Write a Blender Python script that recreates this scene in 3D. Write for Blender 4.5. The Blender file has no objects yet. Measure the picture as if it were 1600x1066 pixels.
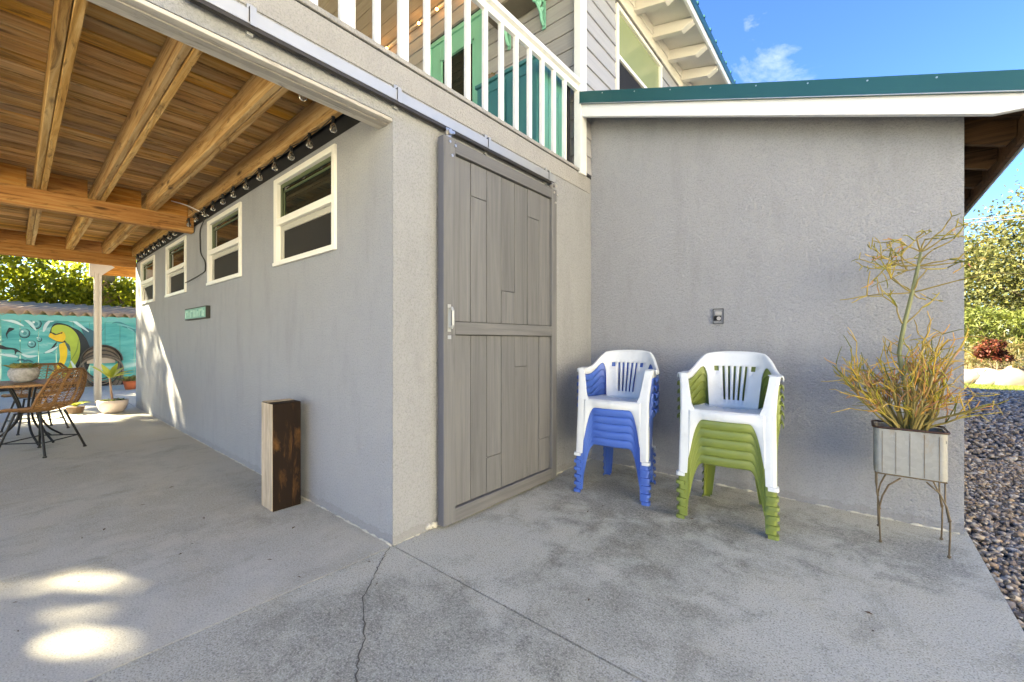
import bpy, bmesh, math, random
import numpy as np
from mathutils import Vector, Matrix
R = math.radians
sc = bpy.context.scene
random.seed(7); rng = np.random.default_rng(7)
H = 1.15                                     # eye height; most sizes below are in metres or multiples of it

# ---------------------------------------------------------------- camera
cam = bpy.data.cameras.new('camera'); camo = bpy.data.objects.new('camera', cam)
sc.collection.objects.link(camo); sc.camera = camo
cam.sensor_width = 36; cam.lens = 14.6; cam.clip_end = 900; cam.clip_start = 0.05
camo.location = (0, 0, H); camo.rotation_euler = (R(90), 0, R(39.8))
# ---------------------------------------------------------------- light
SUN_AZ, SUN_EL = 30.0, 30.0                  # from -X turned towards -Y
S = Vector((-math.cos(R(SUN_AZ))*math.cos(R(SUN_EL)), -math.sin(R(SUN_AZ))*math.cos(R(SUN_EL)), math.sin(R(SUN_EL))))
w = bpy.data.worlds.new('World'); sc.world = w; w.use_nodes = True
nt = w.node_tree; bg = nt.nodes['Background']
sky = nt.nodes.new('ShaderNodeTexSky'); sky.sky_type = 'NISHITA'; sky.sun_disc = False
sky.sun_elevation = R(SUN_EL); sky.sun_rotation = math.atan2(S.x, S.y) % (2*math.pi)
sky.air_density = 1.0; sky.dust_density = 0.3; sky.ozone_density = 8.0
tcw = nt.nodes.new('ShaderNodeTexCoord'); mpw = nt.nodes.new('ShaderNodeMapping')
mpw.inputs['Scale'].default_value = (1.2, 2.2, 5.0); mpw.inputs['Rotation'].default_value = (0.2, 0.3, 0.9)
nzw = nt.nodes.new('ShaderNodeTexNoise'); nzw.inputs['Scale'].default_value = 1.6; nzw.inputs['Detail'].default_value = 9
nzw.inputs['Roughness'].default_value = 0.62; nzw.inputs['Distortion'].default_value = 0.6
rpw = nt.nodes.new('ShaderNodeValToRGB'); rpw.color_ramp.elements[0].position = 0.655; rpw.color_ramp.elements[1].position = 0.88
rpw.color_ramp.elements[1].color = (0.6, 0.6, 0.6, 1)
mxw = nt.nodes.new('ShaderNodeMix'); mxw.data_type = 'RGBA'; mxw.inputs[7].default_value = (4.5, 4.8, 5.2, 1)
def _dir(a, b):
    return Vector((-0.6401+0.7683*a, 0.7683+0.6401*a, b)).normalized()
qd = _dir(1.19, 0.70).rotation_difference(_dir(0.55, 0.77)); vrw = nt.nodes.new('ShaderNodeVectorRotate'); vrw.rotation_type = 'AXIS_ANGLE'
vrw.inputs['Axis'].default_value = qd.axis; vrw.inputs['Angle'].default_value = qd.angle
nt.links.new(tcw.outputs['Generated'], vrw.inputs['Vector']); nt.links.new(vrw.outputs[0], mpw.inputs[0]); nt.links.new(mpw.outputs[0], nzw.inputs['Vector'])
nt.links.new(nzw.outputs['Fac'], rpw.inputs[0]); nt.links.new(rpw.outputs[0], mxw.inputs[0])
hsw = nt.nodes.new('ShaderNodeHueSaturation'); hsw.inputs['Saturation'].default_value = 1.12; hsw.inputs['Hue'].default_value = 0.515; nt.links.new(sky.outputs[0], hsw.inputs['Color']); nt.links.new(hsw.outputs[0], mxw.inputs[6]); nt.links.new(mxw.outputs[2], bg.inputs['Color'])
bg.inputs['Strength'].default_value = 0.055
sun = bpy.data.lights.new('sun', 'SUN'); sun.energy = 5.0; sun.angle = R(0.7); sun.color = (1.0, 0.93, 0.82)
suno = bpy.data.objects.new('sun', sun); sc.collection.objects.link(suno)
suno.rotation_euler = S.to_track_quat('Z', 'Y').to_euler(); suno.location = S*40
sc.view_settings.view_transform = 'Standard'; sc.view_settings.look = 'None'
sc.view_settings.use_white_balance = True; sc.view_settings.white_balance_temperature = 8350; sc.view_settings.white_balance_tint = 3
sc.view_settings.exposure = 3.45; sc.view_settings.gamma = 1.0
sc.view_settings.use_curve_mapping = False
sc.render.engine = 'CYCLES'
sc.cycles.max_bounces = 8; sc.cycles.diffuse_bounces = 5

# ---------------------------------------------------------------- materials
def hexc(r, g, b): return (r, g, b, 1)
class NT:
    def __init__(s, name, rough=0.7, spec=0.4, metal=0.0):
        s.m = bpy.data.materials.new(name); s.m.use_nodes = True; s.t = s.m.node_tree
        s.b = s.t.nodes['Principled BSDF']
        s.b.inputs['Roughness'].default_value = rough; s.b.inputs['Metallic'].default_value = metal
        s.b.inputs['Specular IOR Level'].default_value = spec
    def n(s, typ, **kw):
        o = s.t.nodes.new('ShaderNode'+typ)
        for k, v in kw.items(): setattr(o, k, v)
        return o
    def l(s, a, b): s.t.links.new(a, b)
    def coords(s, world=False, scale=(1, 1, 1), rot=(0, 0, 0)):
        mp = s.n('Mapping'); mp.inputs['Scale'].default_value = scale; mp.inputs['Rotation'].default_value = rot
        if world:
            g = s.n('NewGeometry'); s.l(g.outputs['Position'], mp.inputs[0])
        else:
            tc = s.n('TexCoord'); oi = s.n('ObjectInfo'); ad = s.n('VectorMath', operation='ADD')
            ml = s.n('VectorMath', operation='SCALE'); cb = s.n('CombineXYZ')
            for i in range(3): s.l(oi.outputs['Random'], cb.inputs[i])
            s.l(cb.outputs[0], ml.inputs[0]); ml.inputs['Scale'].default_value = 37.0
            s.l(tc.outputs['Object'], ad.inputs[0]); s.l(ml.outputs[0], ad.inputs[1]); s.l(ad.outputs[0], mp.inputs[0])
        return mp.outputs[0]
    def noise(s, vec, scale, detail=4, rough=0.5, dist=0.0):
        o = s.n('TexNoise'); o.inputs['Scale'].default_value = scale; o.inputs['Detail'].default_value = detail
        o.inputs['Roughness'].default_value = rough; o.inputs['Distortion'].default_value = dist
        s.l(vec, o.inputs['Vector']); return o.outputs['Fac']
    def ramp(s, fac, stops):
        o = s.n('ValToRGB'); e = o.color_ramp.elements
        while len(e) < len(stops): e.new(0.5)
        for i, (p, c) in enumerate(stops):
            e[i].position = p; e[i].color = c if len(c) == 4 else (*c, 1)
        s.l(fac, o.inputs[0]); return o.outputs[0]
    def mix(s, fac, a, b, mode='MIX'):
        o = s.n('Mix'); o.data_type = 'RGBA'; o.blend_type = mode
        for v, i in ((fac, 0), (a, 6), (b, 7)):
            if isinstance(v, (int, float)): o.inputs[i].default_value = v
            elif isinstance(v, tuple): o.inputs[i].default_value = v if len(v) == 4 else (*v, 1)
            else: s.l(v, o.inputs[i])
        return o.outputs[2]
    def math(s, op, a, b=0.5):
        o = s.n('Math', operation=op)
        for v, i in ((a, 0), (b, 1)):
            if isinstance(v, (int, float)): o.inputs[i].default_value = v
            else: s.l(v, o.inputs[i])
        return o.outputs[0]
    def bump(s, h, strength=0.5, dist=0.01):
        o = s.n('Bump'); o.inputs['Strength'].default_value = strength; o.inputs['Distance'].default_value = dist
        s.l(h, o.inputs['Height']); s.l(o.outputs[0], s.b.inputs['Normal'])
    def col(s, c):
        if isinstance(c, tuple): s.b.inputs['Base Color'].default_value = c if len(c) == 4 else (*c, 1)
        else: s.l(c, s.b.inputs['Base Color'])

def plain(name, c, rough=0.6, metal=0.0, var=0.12, scale=6, bump=0.0, spec=0.4, bscale=60):
    n = NT(name, rough, spec, metal); v = n.coords()
    f = n.noise(v, scale, 5, 0.6)
    n.col(n.mix(f, tuple(x*(1-var) for x in c[:3]), tuple(min(1, x*(1+var)) for x in c[:3])))
    if bump: n.bump(n.noise(v, bscale, 4, 0.6), bump, 0.004)
    return n.m
def stucco(name, c, world=True, warm=0.0):
    n = NT(name, 0.92, 0.2); v = n.coords(world)
    a = n.noise(v, 1.3, 5, 0.6); b_ = n.noise(v, 9, 4, 0.6); f = n.noise(v, 110, 3, 0.6)
    c1 = tuple(x*0.86 for x in c); c2 = tuple(x*1.10 for x in c)
    base = n.mix(n.math('ADD', n.math('MULTIPLY', a, 0.65), n.math('MULTIPLY', b_, 0.35)), c1, c2)
    grime = n.ramp(n.noise(n.coords(world, (3, 3, 0.7)), 2.1, 6, 0.65), [(0.50, (0, 0, 0)), (0.72, (1, 1, 1))])
    base = n.mix(n.math('MULTIPLY', grime, 0.32), base, tuple(x*0.62 for x in c))
    base = n.mix(n.ramp(f, [(0.32, (0.45,)*3), (0.52, (0, 0, 0))]), base, tuple(x*0.55 for x in c))
    # darker band near the ground, broken up by noise
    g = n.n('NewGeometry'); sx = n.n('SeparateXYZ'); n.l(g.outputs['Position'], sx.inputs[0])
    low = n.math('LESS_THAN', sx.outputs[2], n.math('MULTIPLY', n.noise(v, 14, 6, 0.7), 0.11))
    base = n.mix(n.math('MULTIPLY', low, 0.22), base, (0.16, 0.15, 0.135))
    n.col(base)
    hgt = n.math('ADD', n.noise(v, 66, 5, 0.7, 0.0), n.math('MULTIPLY', n.noise(v, 30, 3, 0.6), 0.55))
    n.bump(hgt, 1.0, 0.013); return n.m
def wood(name, dark, mid, light, axis='x', gscale=1.0, rough=0.75, knots=True, grey=0.0, rv=0.55):
    n = NT(name, rough, 0.25)
    st = {'x': (1.2, 26, 26), 'y': (26, 1.2, 26), 'z': (26, 26, 1.2)}[axis]
    v = n.coords(False, tuple(a*gscale for a in st))
    low = n.coords(False, {'x': (0.7, 5, 5), 'y': (5, 0.7, 5), 'z': (5, 5, 0.7)}[axis])
    g = n.noise(v, 1.0, 6, 0.65, 1.2)
    wv = n.noise(low, 1.3, 3, 0.5, 1.5)
    col = n.ramp(g, [(0.28, dark), (0.46, mid), (0.68, light)])
    oi = n.n('ObjectInfo')
    col = n.mix(n.math('MULTIPLY', wv, 0.5), col, dark)
    hs = n.n('HueSaturation'); n.l(col, hs.inputs['Color']); n.l(n.math('SUBTRACT', 1.0+rv*0.25, n.math('MULTIPLY', n.math('FRACT', n.math('MULTIPLY', oi.outputs['Random'], 7.31)), rv*0.38)), hs.inputs['Saturation'])
    n.l(n.math('ADD', n.math('MULTIPLY', oi.outputs['Random'], rv), 1-rv/2), hs.inputs['Value'])
    col = hs.outputs[0]
    if grey: col = n.mix(n.ramp(n.noise(low, 2.2, 5, 0.6), [(0.45, (0, 0, 0)), (0.75, (grey,)*3)]), col, (0.20, 0.18, 0.13))
    if knots:
        vo = n.n('TexVoronoi'); vo.inputs['Scale'].default_value = 2.6
        kv = n.coords(False, {'x': (0.75, 2.6, 2.6), 'y': (2.6, 0.75, 2.6), 'z': (2.6, 2.6, 0.75)}[axis]); n.l(kv, vo.inputs['Vector'])
        k = n.ramp(vo.outputs['Distance'], [(0.06, (1, 1, 1)), (0.16, (0, 0, 0))])
        col = n.mix(n.math('MULTIPLY', k, 0.85), col, (0.055, 0.022, 0.008))
    n.col(n.mix(n.ramp(n.noise(low, 3.1, 6, 0.7, 2.0), [(0.53, (0, 0, 0)), (0.66, (0.65 if rv > 0.3 else 0.10,)*3)]), col, tuple(q*0.35 for q in dark) if rv > 0.3 else dark)); n.bump(g, 0.35, 0.003); return n.m
def concrete(name, tint, stains=(), rough_tex=1.0, speck=0.5):
    n = NT(name, 0.88, 0.25); v = n.coords(True)
    big = n.noise(v, 0.9, 6, 0.6, 0.4); md = n.noise(v, 4.5, 7, 0.72, 0.3); fine = n.noise(v, 150, 3, 0.65); f2 = n.noise(v, 62, 4, 0.7)
    base = n.mix(n.math('ADD', n.math('MULTIPLY', big, 0.5), n.math('MULTIPLY', md, 0.5)),
                 tuple(x*0.80 for x in tint), tuple(x*1.18 for x in tint))
    warm = n.ramp(n.noise(n.coords(True, (0.9, 1.3, 1)), 2.3, 6, 0.6), [(0.46, (0, 0, 0)), (0.62, (1, 1, 1))])
    base = n.mix(n.math('MULTIPLY', warm, 0.22), base, (tint[0]*1.02, tint[1]*0.93, tint[2]*0.75))
    st = n.ramp(n.noise(n.coords(True, (1.3, 0.8, 1), (0, 0, 0.5)), 2.1, 9, 0.74, 0.6), [(0.54, (0, 0, 0)), (0.64, (1, 1, 1))])
    base = n.mix(n.math('MULTIPLY', st, 0.36*rough_tex), base, (0.14, 0.128, 0.085))
    g = n.n('NewGeometry')
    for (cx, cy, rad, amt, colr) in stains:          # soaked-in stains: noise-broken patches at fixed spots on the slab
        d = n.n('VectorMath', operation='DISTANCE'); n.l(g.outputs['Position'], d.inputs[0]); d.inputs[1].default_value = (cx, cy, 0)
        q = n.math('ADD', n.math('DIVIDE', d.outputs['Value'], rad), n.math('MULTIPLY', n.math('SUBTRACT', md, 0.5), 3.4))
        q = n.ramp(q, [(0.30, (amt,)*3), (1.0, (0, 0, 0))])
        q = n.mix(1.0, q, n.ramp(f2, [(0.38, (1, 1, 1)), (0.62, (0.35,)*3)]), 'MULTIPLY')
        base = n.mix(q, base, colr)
    base = n.mix(n.ramp(fine, [(0.36, (speck,)*3), (0.46, (0, 0, 0))]), base, (0.12, 0.115, 0.10))
    base = n.mix(n.ramp(f2, [(0.34, (speck*0.7,)*3), (0.44, (0, 0, 0))]), base, (0.15, 0.145, 0.13))
    base = n.mix(n.ramp(fine, [(0.55, (0, 0, 0)), (0.66, (0.55,)*3)]), base, (0.66, 0.64, 0.58))
    n.col(base); n.bump(n.math('ADD', fine, f2), 0.55*rough_tex, 0.004); return n.m
def leafmat(name, cols, rough=0.55, trans=0.35):
    n = NT(name, rough, 0.3); g = n.n('NewGeometry')
    k = len(cols); c = n.ramp(g.outputs['Random Per Island'], [(i/(k-1), cols[i]) for i in range(k)])
    n.col(c)
    tr = n.n('BsdfTranslucent'); n.l(n.mix(0.25, c, (0.45, 0.55, 0.05)), tr.inputs[0])
    ms = n.n('MixShader'); ms.inputs[0].default_value = trans
    out = n.t.nodes['Material Output']; n.l(n.b.outputs[0], ms.inputs[1]); n.l(tr.outputs[0], ms.inputs[2]); n.l(ms.outputs[0], out.inputs[0])
    return n.m
def islandmat(name, cols, rough=0.8, var_scale=0):
    n = NT(name, rough, 0.3); g = n.n('NewGeometry'); k = len(cols)
    n.col(n.ramp(g.outputs['Random Per Island'], [(i/(k-1), cols[i]) for i in range(k)])); return n.m

M = {}
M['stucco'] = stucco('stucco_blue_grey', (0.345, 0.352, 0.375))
M['stucco_b'] = stucco('stucco_warm_light', (0.325, 0.33, 0.337))  # same paint as the other walls; warmer light put into the tint
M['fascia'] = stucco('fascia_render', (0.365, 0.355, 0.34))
M['trim'] = plain('trim_white', (0.74, 0.74, 0.72), 0.5, bump=0.15)
M['trim_cream'] = plain('trim_cream', (0.60, 0.55, 0.47), 0.6, bump=0.25)
M['soffit_board'] = wood('soffit_paint', (0.28, 0.26, 0.23), (0.38, 0.355, 0.32), (0.46, 0.43, 0.39), 'y', 0.8, knots=False)
M['vinyl'] = plain('window_vinyl', (0.78, 0.76, 0.70), 0.35, var=0.05)
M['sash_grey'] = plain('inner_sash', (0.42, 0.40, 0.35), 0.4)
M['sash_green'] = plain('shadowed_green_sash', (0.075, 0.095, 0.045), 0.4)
M['glass'] = plain('window_glass', (0.012, 0.016, 0.013), 0.04, var=0.3, spec=0.6)
M['glass_green'] = plain('blind_glass', (0.27, 0.31, 0.16), 0.08, var=0.1, scale=2, spec=0.5)
M['screen'] = plain('insect_screen', (0.012, 0.010, 0.009), 0.8, var=0.3, scale=3)
M['joist'] = wood('joist_wood', (0.20, 0.085, 0.022), (0.52, 0.30, 0.105), (0.76, 0.53, 0.26), 'x', 0.8, rv=0.35)
M['deck'] = wood('deck_underside_wood', (0.28, 0.135, 0.045), (0.62, 0.35, 0.125), (0.86, 0.62, 0.31), 'y', 0.42, grey=0.35, rv=0.75)
M['beam'] = wood('beam_wood', (0.22, 0.080, 0.020), (0.48, 0.22, 0.065), (0.66, 0.38, 0.14), 'y', 0.8, rv=0.35)
M['rafter_dark'] = wood('rafter_wood', (0.03, 0.014, 0.007), (0.075, 0.037, 0.016), (0.13, 0.07, 0.033), 'x')
M['black'] = plain('black_membrane', (0.008, 0.008, 0.010), 0.8)
M['door'] = wood('barn_door_stain', (0.105, 0.105, 0.107), (0.138, 0.138, 0.139), (0.175, 0.174, 0.173), 'z', 0.9, 0.55, knots=False, rv=0.16)
M['door_h'] = wood('barn_door_stain_rail', (0.100, 0.100, 0.101), (0.132, 0.131, 0.132), (0.168, 0.166, 0.165), 'y', 0.9, 0.55, knots=False, rv=0.1)
M['door_side'] = plain('door_edge_paint', (0.10, 0.105, 0.13), 0.6, bump=0.3)
M['galv'] = plain('galvanised_steel', (0.40, 0.41, 0.42), 0.5, 0.6, var=0.1, scale=9)
M['steel'] = plain('bolt_steel', (0.50, 0.48, 0.45), 0.35, 0.8)
M['dark_steel'] = plain('dark_track', (0.05, 0.045, 0.04), 0.5, 0.5)
M['siding'] = wood('siding_paint', (0.29, 0.28, 0.28), (0.345, 0.335, 0.335), (0.38, 0.375, 0.37), 'x', 0.9, 0.6, knots=False, rv=0.1)
M['siding_y'] = wood('siding_paint_side', (0.33, 0.325, 0.335), (0.385, 0.38, 0.39), (0.42, 0.415, 0.42), 'y', 0.9, 0.6, knots=False, rv=0.1)
M['porch_ceiling'] = wood('porch_ceiling_paint', (0.30, 0.25, 0.19), (0.36, 0.31, 0.24), (0.40, 0.35, 0.28), 'x', 1, 0.6, knots=False, rv=0.12)
M['mint'] = plain('mint_paint', (0.20, 0.50, 0.38), 0.45, var=0.08)
M['teal'] = plain('teal_cabinet_paint', (0.055, 0.22, 0.215), 0.45, var=0.12, scale=2)
M['teal_roof'] = plain('teal_roof_metal', (0.016, 0.085, 0.088), 0.4, 0.2, var=0.1, scale=1.5)
M['fascia_white'] = plain('fascia_white', (0.72, 0.73, 0.75), 0.5, var=0.05, scale=2, bump=0.1)
M['eave_white'] = plain('eave_paint', (0.66, 0.63, 0.58), 0.6, var=0.10, scale=3, bump=0.2)
M['caulk'] = plain('caulk_bead', (0.50, 0.48, 0.42), 0.8, var=0.25, scale=20, bump=0.5)
M['ground'] = plain('soil_and_grass', (0.095, 0.10, 0.04), 0.95, var=0.35, scale=0.8)
M['gravel_base'] = plain('gravel_bed', (0.06, 0.058, 0.055), 0.95, var=0.4, scale=30, bump=0.8)
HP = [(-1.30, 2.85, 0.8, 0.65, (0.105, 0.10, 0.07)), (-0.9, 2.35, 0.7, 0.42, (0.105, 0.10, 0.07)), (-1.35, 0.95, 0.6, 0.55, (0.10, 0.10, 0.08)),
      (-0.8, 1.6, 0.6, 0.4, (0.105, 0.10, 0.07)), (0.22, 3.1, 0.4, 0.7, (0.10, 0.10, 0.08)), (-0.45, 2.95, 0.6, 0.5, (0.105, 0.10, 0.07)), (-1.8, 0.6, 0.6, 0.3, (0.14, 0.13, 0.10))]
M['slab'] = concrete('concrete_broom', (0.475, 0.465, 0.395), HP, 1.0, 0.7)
M['slab_smooth'] = concrete('concrete_smooth', (0.475, 0.462, 0.40), [(-3.6, 0.9, 0.9, 0.35, (0.2, 0.19, 0.16)), (-5.2, 0.2, 0.9, 0.3, (0.2, 0.19, 0.16)), (-2.6, 0.9, 0.7, 0.25, (0.22, 0.2, 0.17))], 0.75, 0.40)
M['crack'] = plain('crack_dark', (0.11, 0.10, 0.08), 0.95)

# ---------------------------------------------------------------- mesh helpers
ORIG = {}                                    # world origin of every object that parents others
def link(o, parent):
    sc.collection.objects.link(o)
    if parent: o.parent = parent
def empty(name, loc, label=None, cat=None, group=None):
    o = bpy.data.objects.new(name, None); o.empty_display_size = 0.1
    sc.collection.objects.link(o); o.location = loc; ORIG[o.name] = Vector(loc)
    tag(o, label, cat, group); return o
def tag(o, label=None, cat=None, group=None, kind=None):
    if label: o['label'] = label
    if cat: o['category'] = cat
    if group: o['group'] = group
    if kind: o['kind'] = kind
    return o
class MB:
    def __init__(s): s.v = []; s.f = []
    def add(s, v, f):
        k = len(s.v); s.v += [tuple(p) for p in v]; s.f += [tuple(i+k for i in q) for q in f]; return s
    def box(s, x0, x1, y0, y1, z0, z1):
        return s.add([(x0,y0,z0),(x1,y0,z0),(x1,y1,z0),(x0,y1,z0),(x0,y0,z1),(x1,y0,z1),(x1,y1,z1),(x0,y1,z1)],
                     [(0,3,2,1),(4,5,6,7),(0,1,5,4),(1,2,6,5),(2,3,7,6),(3,0,4,7)])
    def prism(s, poly, axis, a, b):          # poly: 2-D points in the other two axes, extruded from a to b along axis
        n = len(poly)
        def P(q, t): return {'x': (t, q[0], q[1]), 'y': (q[0], t, q[1]), 'z': (q[0], q[1], t)}[axis]
        v = [P(q, a) for q in poly]+[P(q, b) for q in poly]
        f = [tuple(range(n))[::-1], tuple(range(n, 2*n))]+[(i, (i+1) % n, n+(i+1) % n, n+i) for i in range(n)]
        return s.add(v, f)
    def tube(s, pts, r, n=6, caps=True):
        pts = [Vector(p) for p in pts]; m = len(pts)
        rr = r if isinstance(r, (list, tuple)) else [r]*m
        up = None; v = []
        for i, p in enumerate(pts):
            d = (pts[min(i+1, m-1)]-pts[max(i-1, 0)]);
            if d.length < 1e-9: d = Vector((0, 0, 1))
            d.normalize()
            if up is None: up = d.orthogonal().normalized()
            up = (up-d*up.dot(d))
            if up.length < 1e-6: up = d.orthogonal()
            up.normalize(); sd = d.cross(up)
            for k in range(n):
                a = 2*math.pi*k/n; v.append(p+up*math.cos(a)*rr[i]+sd*math.sin(a)*rr[i])
        f = []
        for i in range(m-1):
            for k in range(n):
                f.append((i*n+k, i*n+(k+1) % n, (i+1)*n+(k+1) % n, (i+1)*n+k))
        if caps: f += [tuple(range(n))[::-1], tuple((m-1)*n+k for k in range(n))]
        return s.add(v, f)
    def lathe(s, prof, c=(0, 0, 0), n=20, sx=1, sy=1):
        v = [(c[0]+r*math.cos(2*math.pi*k/n)*sx, c[1]+r*math.sin(2*math.pi*k/n)*sy, c[2]+z) for r, z in prof for k in range(n)]
        f = [(i*n+k, i*n+(k+1) % n, (i+1)*n+(k+1) % n, (i+1)*n+k) for i in range(len(prof)-1) for k in range(n)]
        return s.add(v, f)
    def ball(s, c, r, n=8, m=6, sz=1.0):
        prof = [(r*math.sin(math.pi*i/m)+1e-5, -r*sz*math.cos(math.pi*i/m)) for i in range(m+1)]
        return s.lathe(prof, c, n)
    def grid(s, P, skip=None):               # P[i][j] points
        a, b = len(P), len(P[0]); v = [p for row in P for p in row]
        f = [(i*b+j, i*b+j+1, (i+1)*b+j+1, (i+1)*b+j) for i in range(a-1) for j in range(b-1) if not (skip and skip(i, j))]
        return s.add(v, f)
    def build(s, name, mat, parent=None, origin=None, smooth=False, bevel=0, solid=0, local=False, weld=False):
        if origin is None:
            a = np.array(s.v); lo, hi = a.min(0), a.max(0); c = (lo+hi)/2; origin = (c[0], c[1], lo[2] if parent is None else c[2])
        origin = Vector(origin)
        me = bpy.data.meshes.new(name); me.from_pydata([(p[0]-origin.x, p[1]-origin.y, p[2]-origin.z) for p in s.v], [], s.f)
        if weld or bevel:
            bm = bmesh.new(); bm.from_mesh(me)
            if weld: bmesh.ops.remove_doubles(bm, verts=bm.verts, dist=1e-4)
            bmesh.ops.recalc_face_normals(bm, faces=bm.faces)
            if bevel: bmesh.ops.bevel(bm, geom=list(bm.edges), offset=bevel, segments=1, affect='EDGES', profile=0.5)
            bm.to_mesh(me); bm.free()
        if smooth:
            me.polygons.foreach_set('use_smooth', [True]*len(me.polygons))
        me.materials.append(mat); me.update()
        o = bpy.data.objects.new(name, me); link(o, parent)
        po = ORIG.get(parent.name, Vector((0, 0, 0))) if parent else Vector((0, 0, 0))
        o.location = origin if local else origin-po
        ORIG[o.name] = origin.copy() if not local else origin+po
        if solid:
            md = o.modifiers.new('s', 'SOLIDIFY'); md.thickness = solid; md.offset = 0
        return o
def box(name, mat, x0, x1, y0, y1, z0, z1, parent=None, bevel=0.0):
    return MB().box(x0, x1, y0, y1, z0, z1).build(name, mat, parent, bevel=bevel)
def copy_tree(o, parent=None):
    c = o.copy(); sc.collection.objects.link(c)
    if parent: c.parent = parent
    for ch in [q for q in bpy.data.objects if q.parent == o]: copy_tree(ch, c)
    return c
def holed_wall(mb, axis, fixed, thick, u0, u1, z0, z1, holes, step=None):
    """wall slab on plane axis=fixed running u0..u1, z0..z1, thickness towards +thick, rectangular holes (a,b,c,d)"""
    us = sorted({u0, u1, *[h[0] for h in holes], *[h[1] for h in holes]}); zs = sorted({z0, z1, *[h[2] for h in holes], *[h[3] for h in holes]})
    def P(u, z, k): t = fixed+thick*k; return (u, t, z) if axis == 'y' else (t, u, z)
    def solid(i, j):
        if not (0 <= i < len(us)-1 and 0 <= j < len(zs)-1): return False
        cu, cz = (us[i]+us[i+1])/2, (zs[j]+zs[j+1])/2
        return not any(h[0] < cu < h[1] and h[2] < cz < h[3] for h in holes)
    for i in range(len(us)-1):
        for j in range(len(zs)-1):
            if not solid(i, j): continue
            a, b, c, d = us[i], us[i+1], zs[j], zs[j+1]
            for k in (0, 1): mb.add([P(a, c, k), P(b, c, k), P(b, d, k), P(a, d, k)], [(0, 1, 2, 3)])
            if not solid(i-1, j): mb.add([P(a, c, 0), P(a, c, 1), P(a, d, 1), P(a, d, 0)], [(0, 1, 2, 3)])
            if not solid(i+1, j): mb.add([P(b, c, 0), P(b, c, 1), P(b, d, 1), P(b, d, 0)], [(0, 1, 2, 3)])
            if not solid(i, j-1): mb.add([P(a, c, 0), P(a, c, 1), P(b, c, 1), P(b, c, 0)], [(0, 1, 2, 3)])
            if not solid(i, j+1): mb.add([P(a, d, 0), P(a, d, 1), P(b, d, 1), P(b, d, 0)], [(0, 1, 2, 3)])
    return mb

# ---------------------------------------------------------------- setting: ground, slabs, gravel
XB = -1.744*H; YA = 1.186*H; YC = 3.14*H; XC = 0.421*H; XE = -8.4*H          # wall planes
tag(MB().add([(-400,-400,-0.1),(400,-400,-0.1),(400,400,-0.1),(-400,400,-0.1)], [(0,1,2,3)]).build('ground', M['ground'], None, (0,0,-0.10)), kind='structure')
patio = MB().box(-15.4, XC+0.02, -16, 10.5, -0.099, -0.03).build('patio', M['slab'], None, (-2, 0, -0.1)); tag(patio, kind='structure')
J = 0.0045
box('concrete_slab', M['slab_smooth'], -15.0, XB-J, -16, YA-J, -0.025, 0, patio)
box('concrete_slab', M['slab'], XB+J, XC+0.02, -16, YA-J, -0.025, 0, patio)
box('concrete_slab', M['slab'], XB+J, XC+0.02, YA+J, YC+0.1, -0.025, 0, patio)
box('concrete_slab', M['slab_smooth'], -15.0, XE-0.01, YA+J, 10.4, -0.025, 0, patio)
# the crack that runs from the wall corner towards the viewer
def crack(pts, wd, name='crack'):
    mb = MB(); v = []
    for i, (x, y) in enumerate(pts):
        a = wd*random.uniform(0.5, 1.3); v += [(x-a*0.75, y-a*0.5, 0.003), (x+a*0.75, y+a*0.5, 0.003)]
    mb.add(v, [(2*i, 2*i+2, 2*i+3, 2*i+1) for i in range(len(pts)-1)]); return mb.build(name, M['crack'], patio)
def crackpath(keys, n, j):
    out = []
    for a in range(len(keys)-1):
        for i in range(n):
            t = i/n; out.append((keys[a][0]*(1-t)+keys[a+1][0]*t+random.uniform(-j, j), keys[a][1]*(1-t)+keys[a+1][1]*t+random.uniform(-j, j)))
    return out+[keys[-1]]
crack(crackpath([(-2.0, 1.345), (-1.93, 1.25), (-1.858, 1.173), (-1.70, 1.0), (-1.462, 0.862), (-1.302, 0.737), (-1.1, 0.60), (-0.8, 0.42)], 9, 0.007), 0.0032)
tag(MB().box(XC+0.022, 14, -16, -1.002, -0.099, -0.002).build('bounce_slab', M['slab'], None, (5, -8, -0.1)), kind='structure')  # unseen pale slab added to bounce sunlight onto the shaded walls
gb = MB().box(XC+0.022, 14, -1.0, 15.4, -0.099, -0.05).build('gravel_bed', M['gravel_base'], None, (5, 4, -0.1)); tag(gb, kind='structure')
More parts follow.
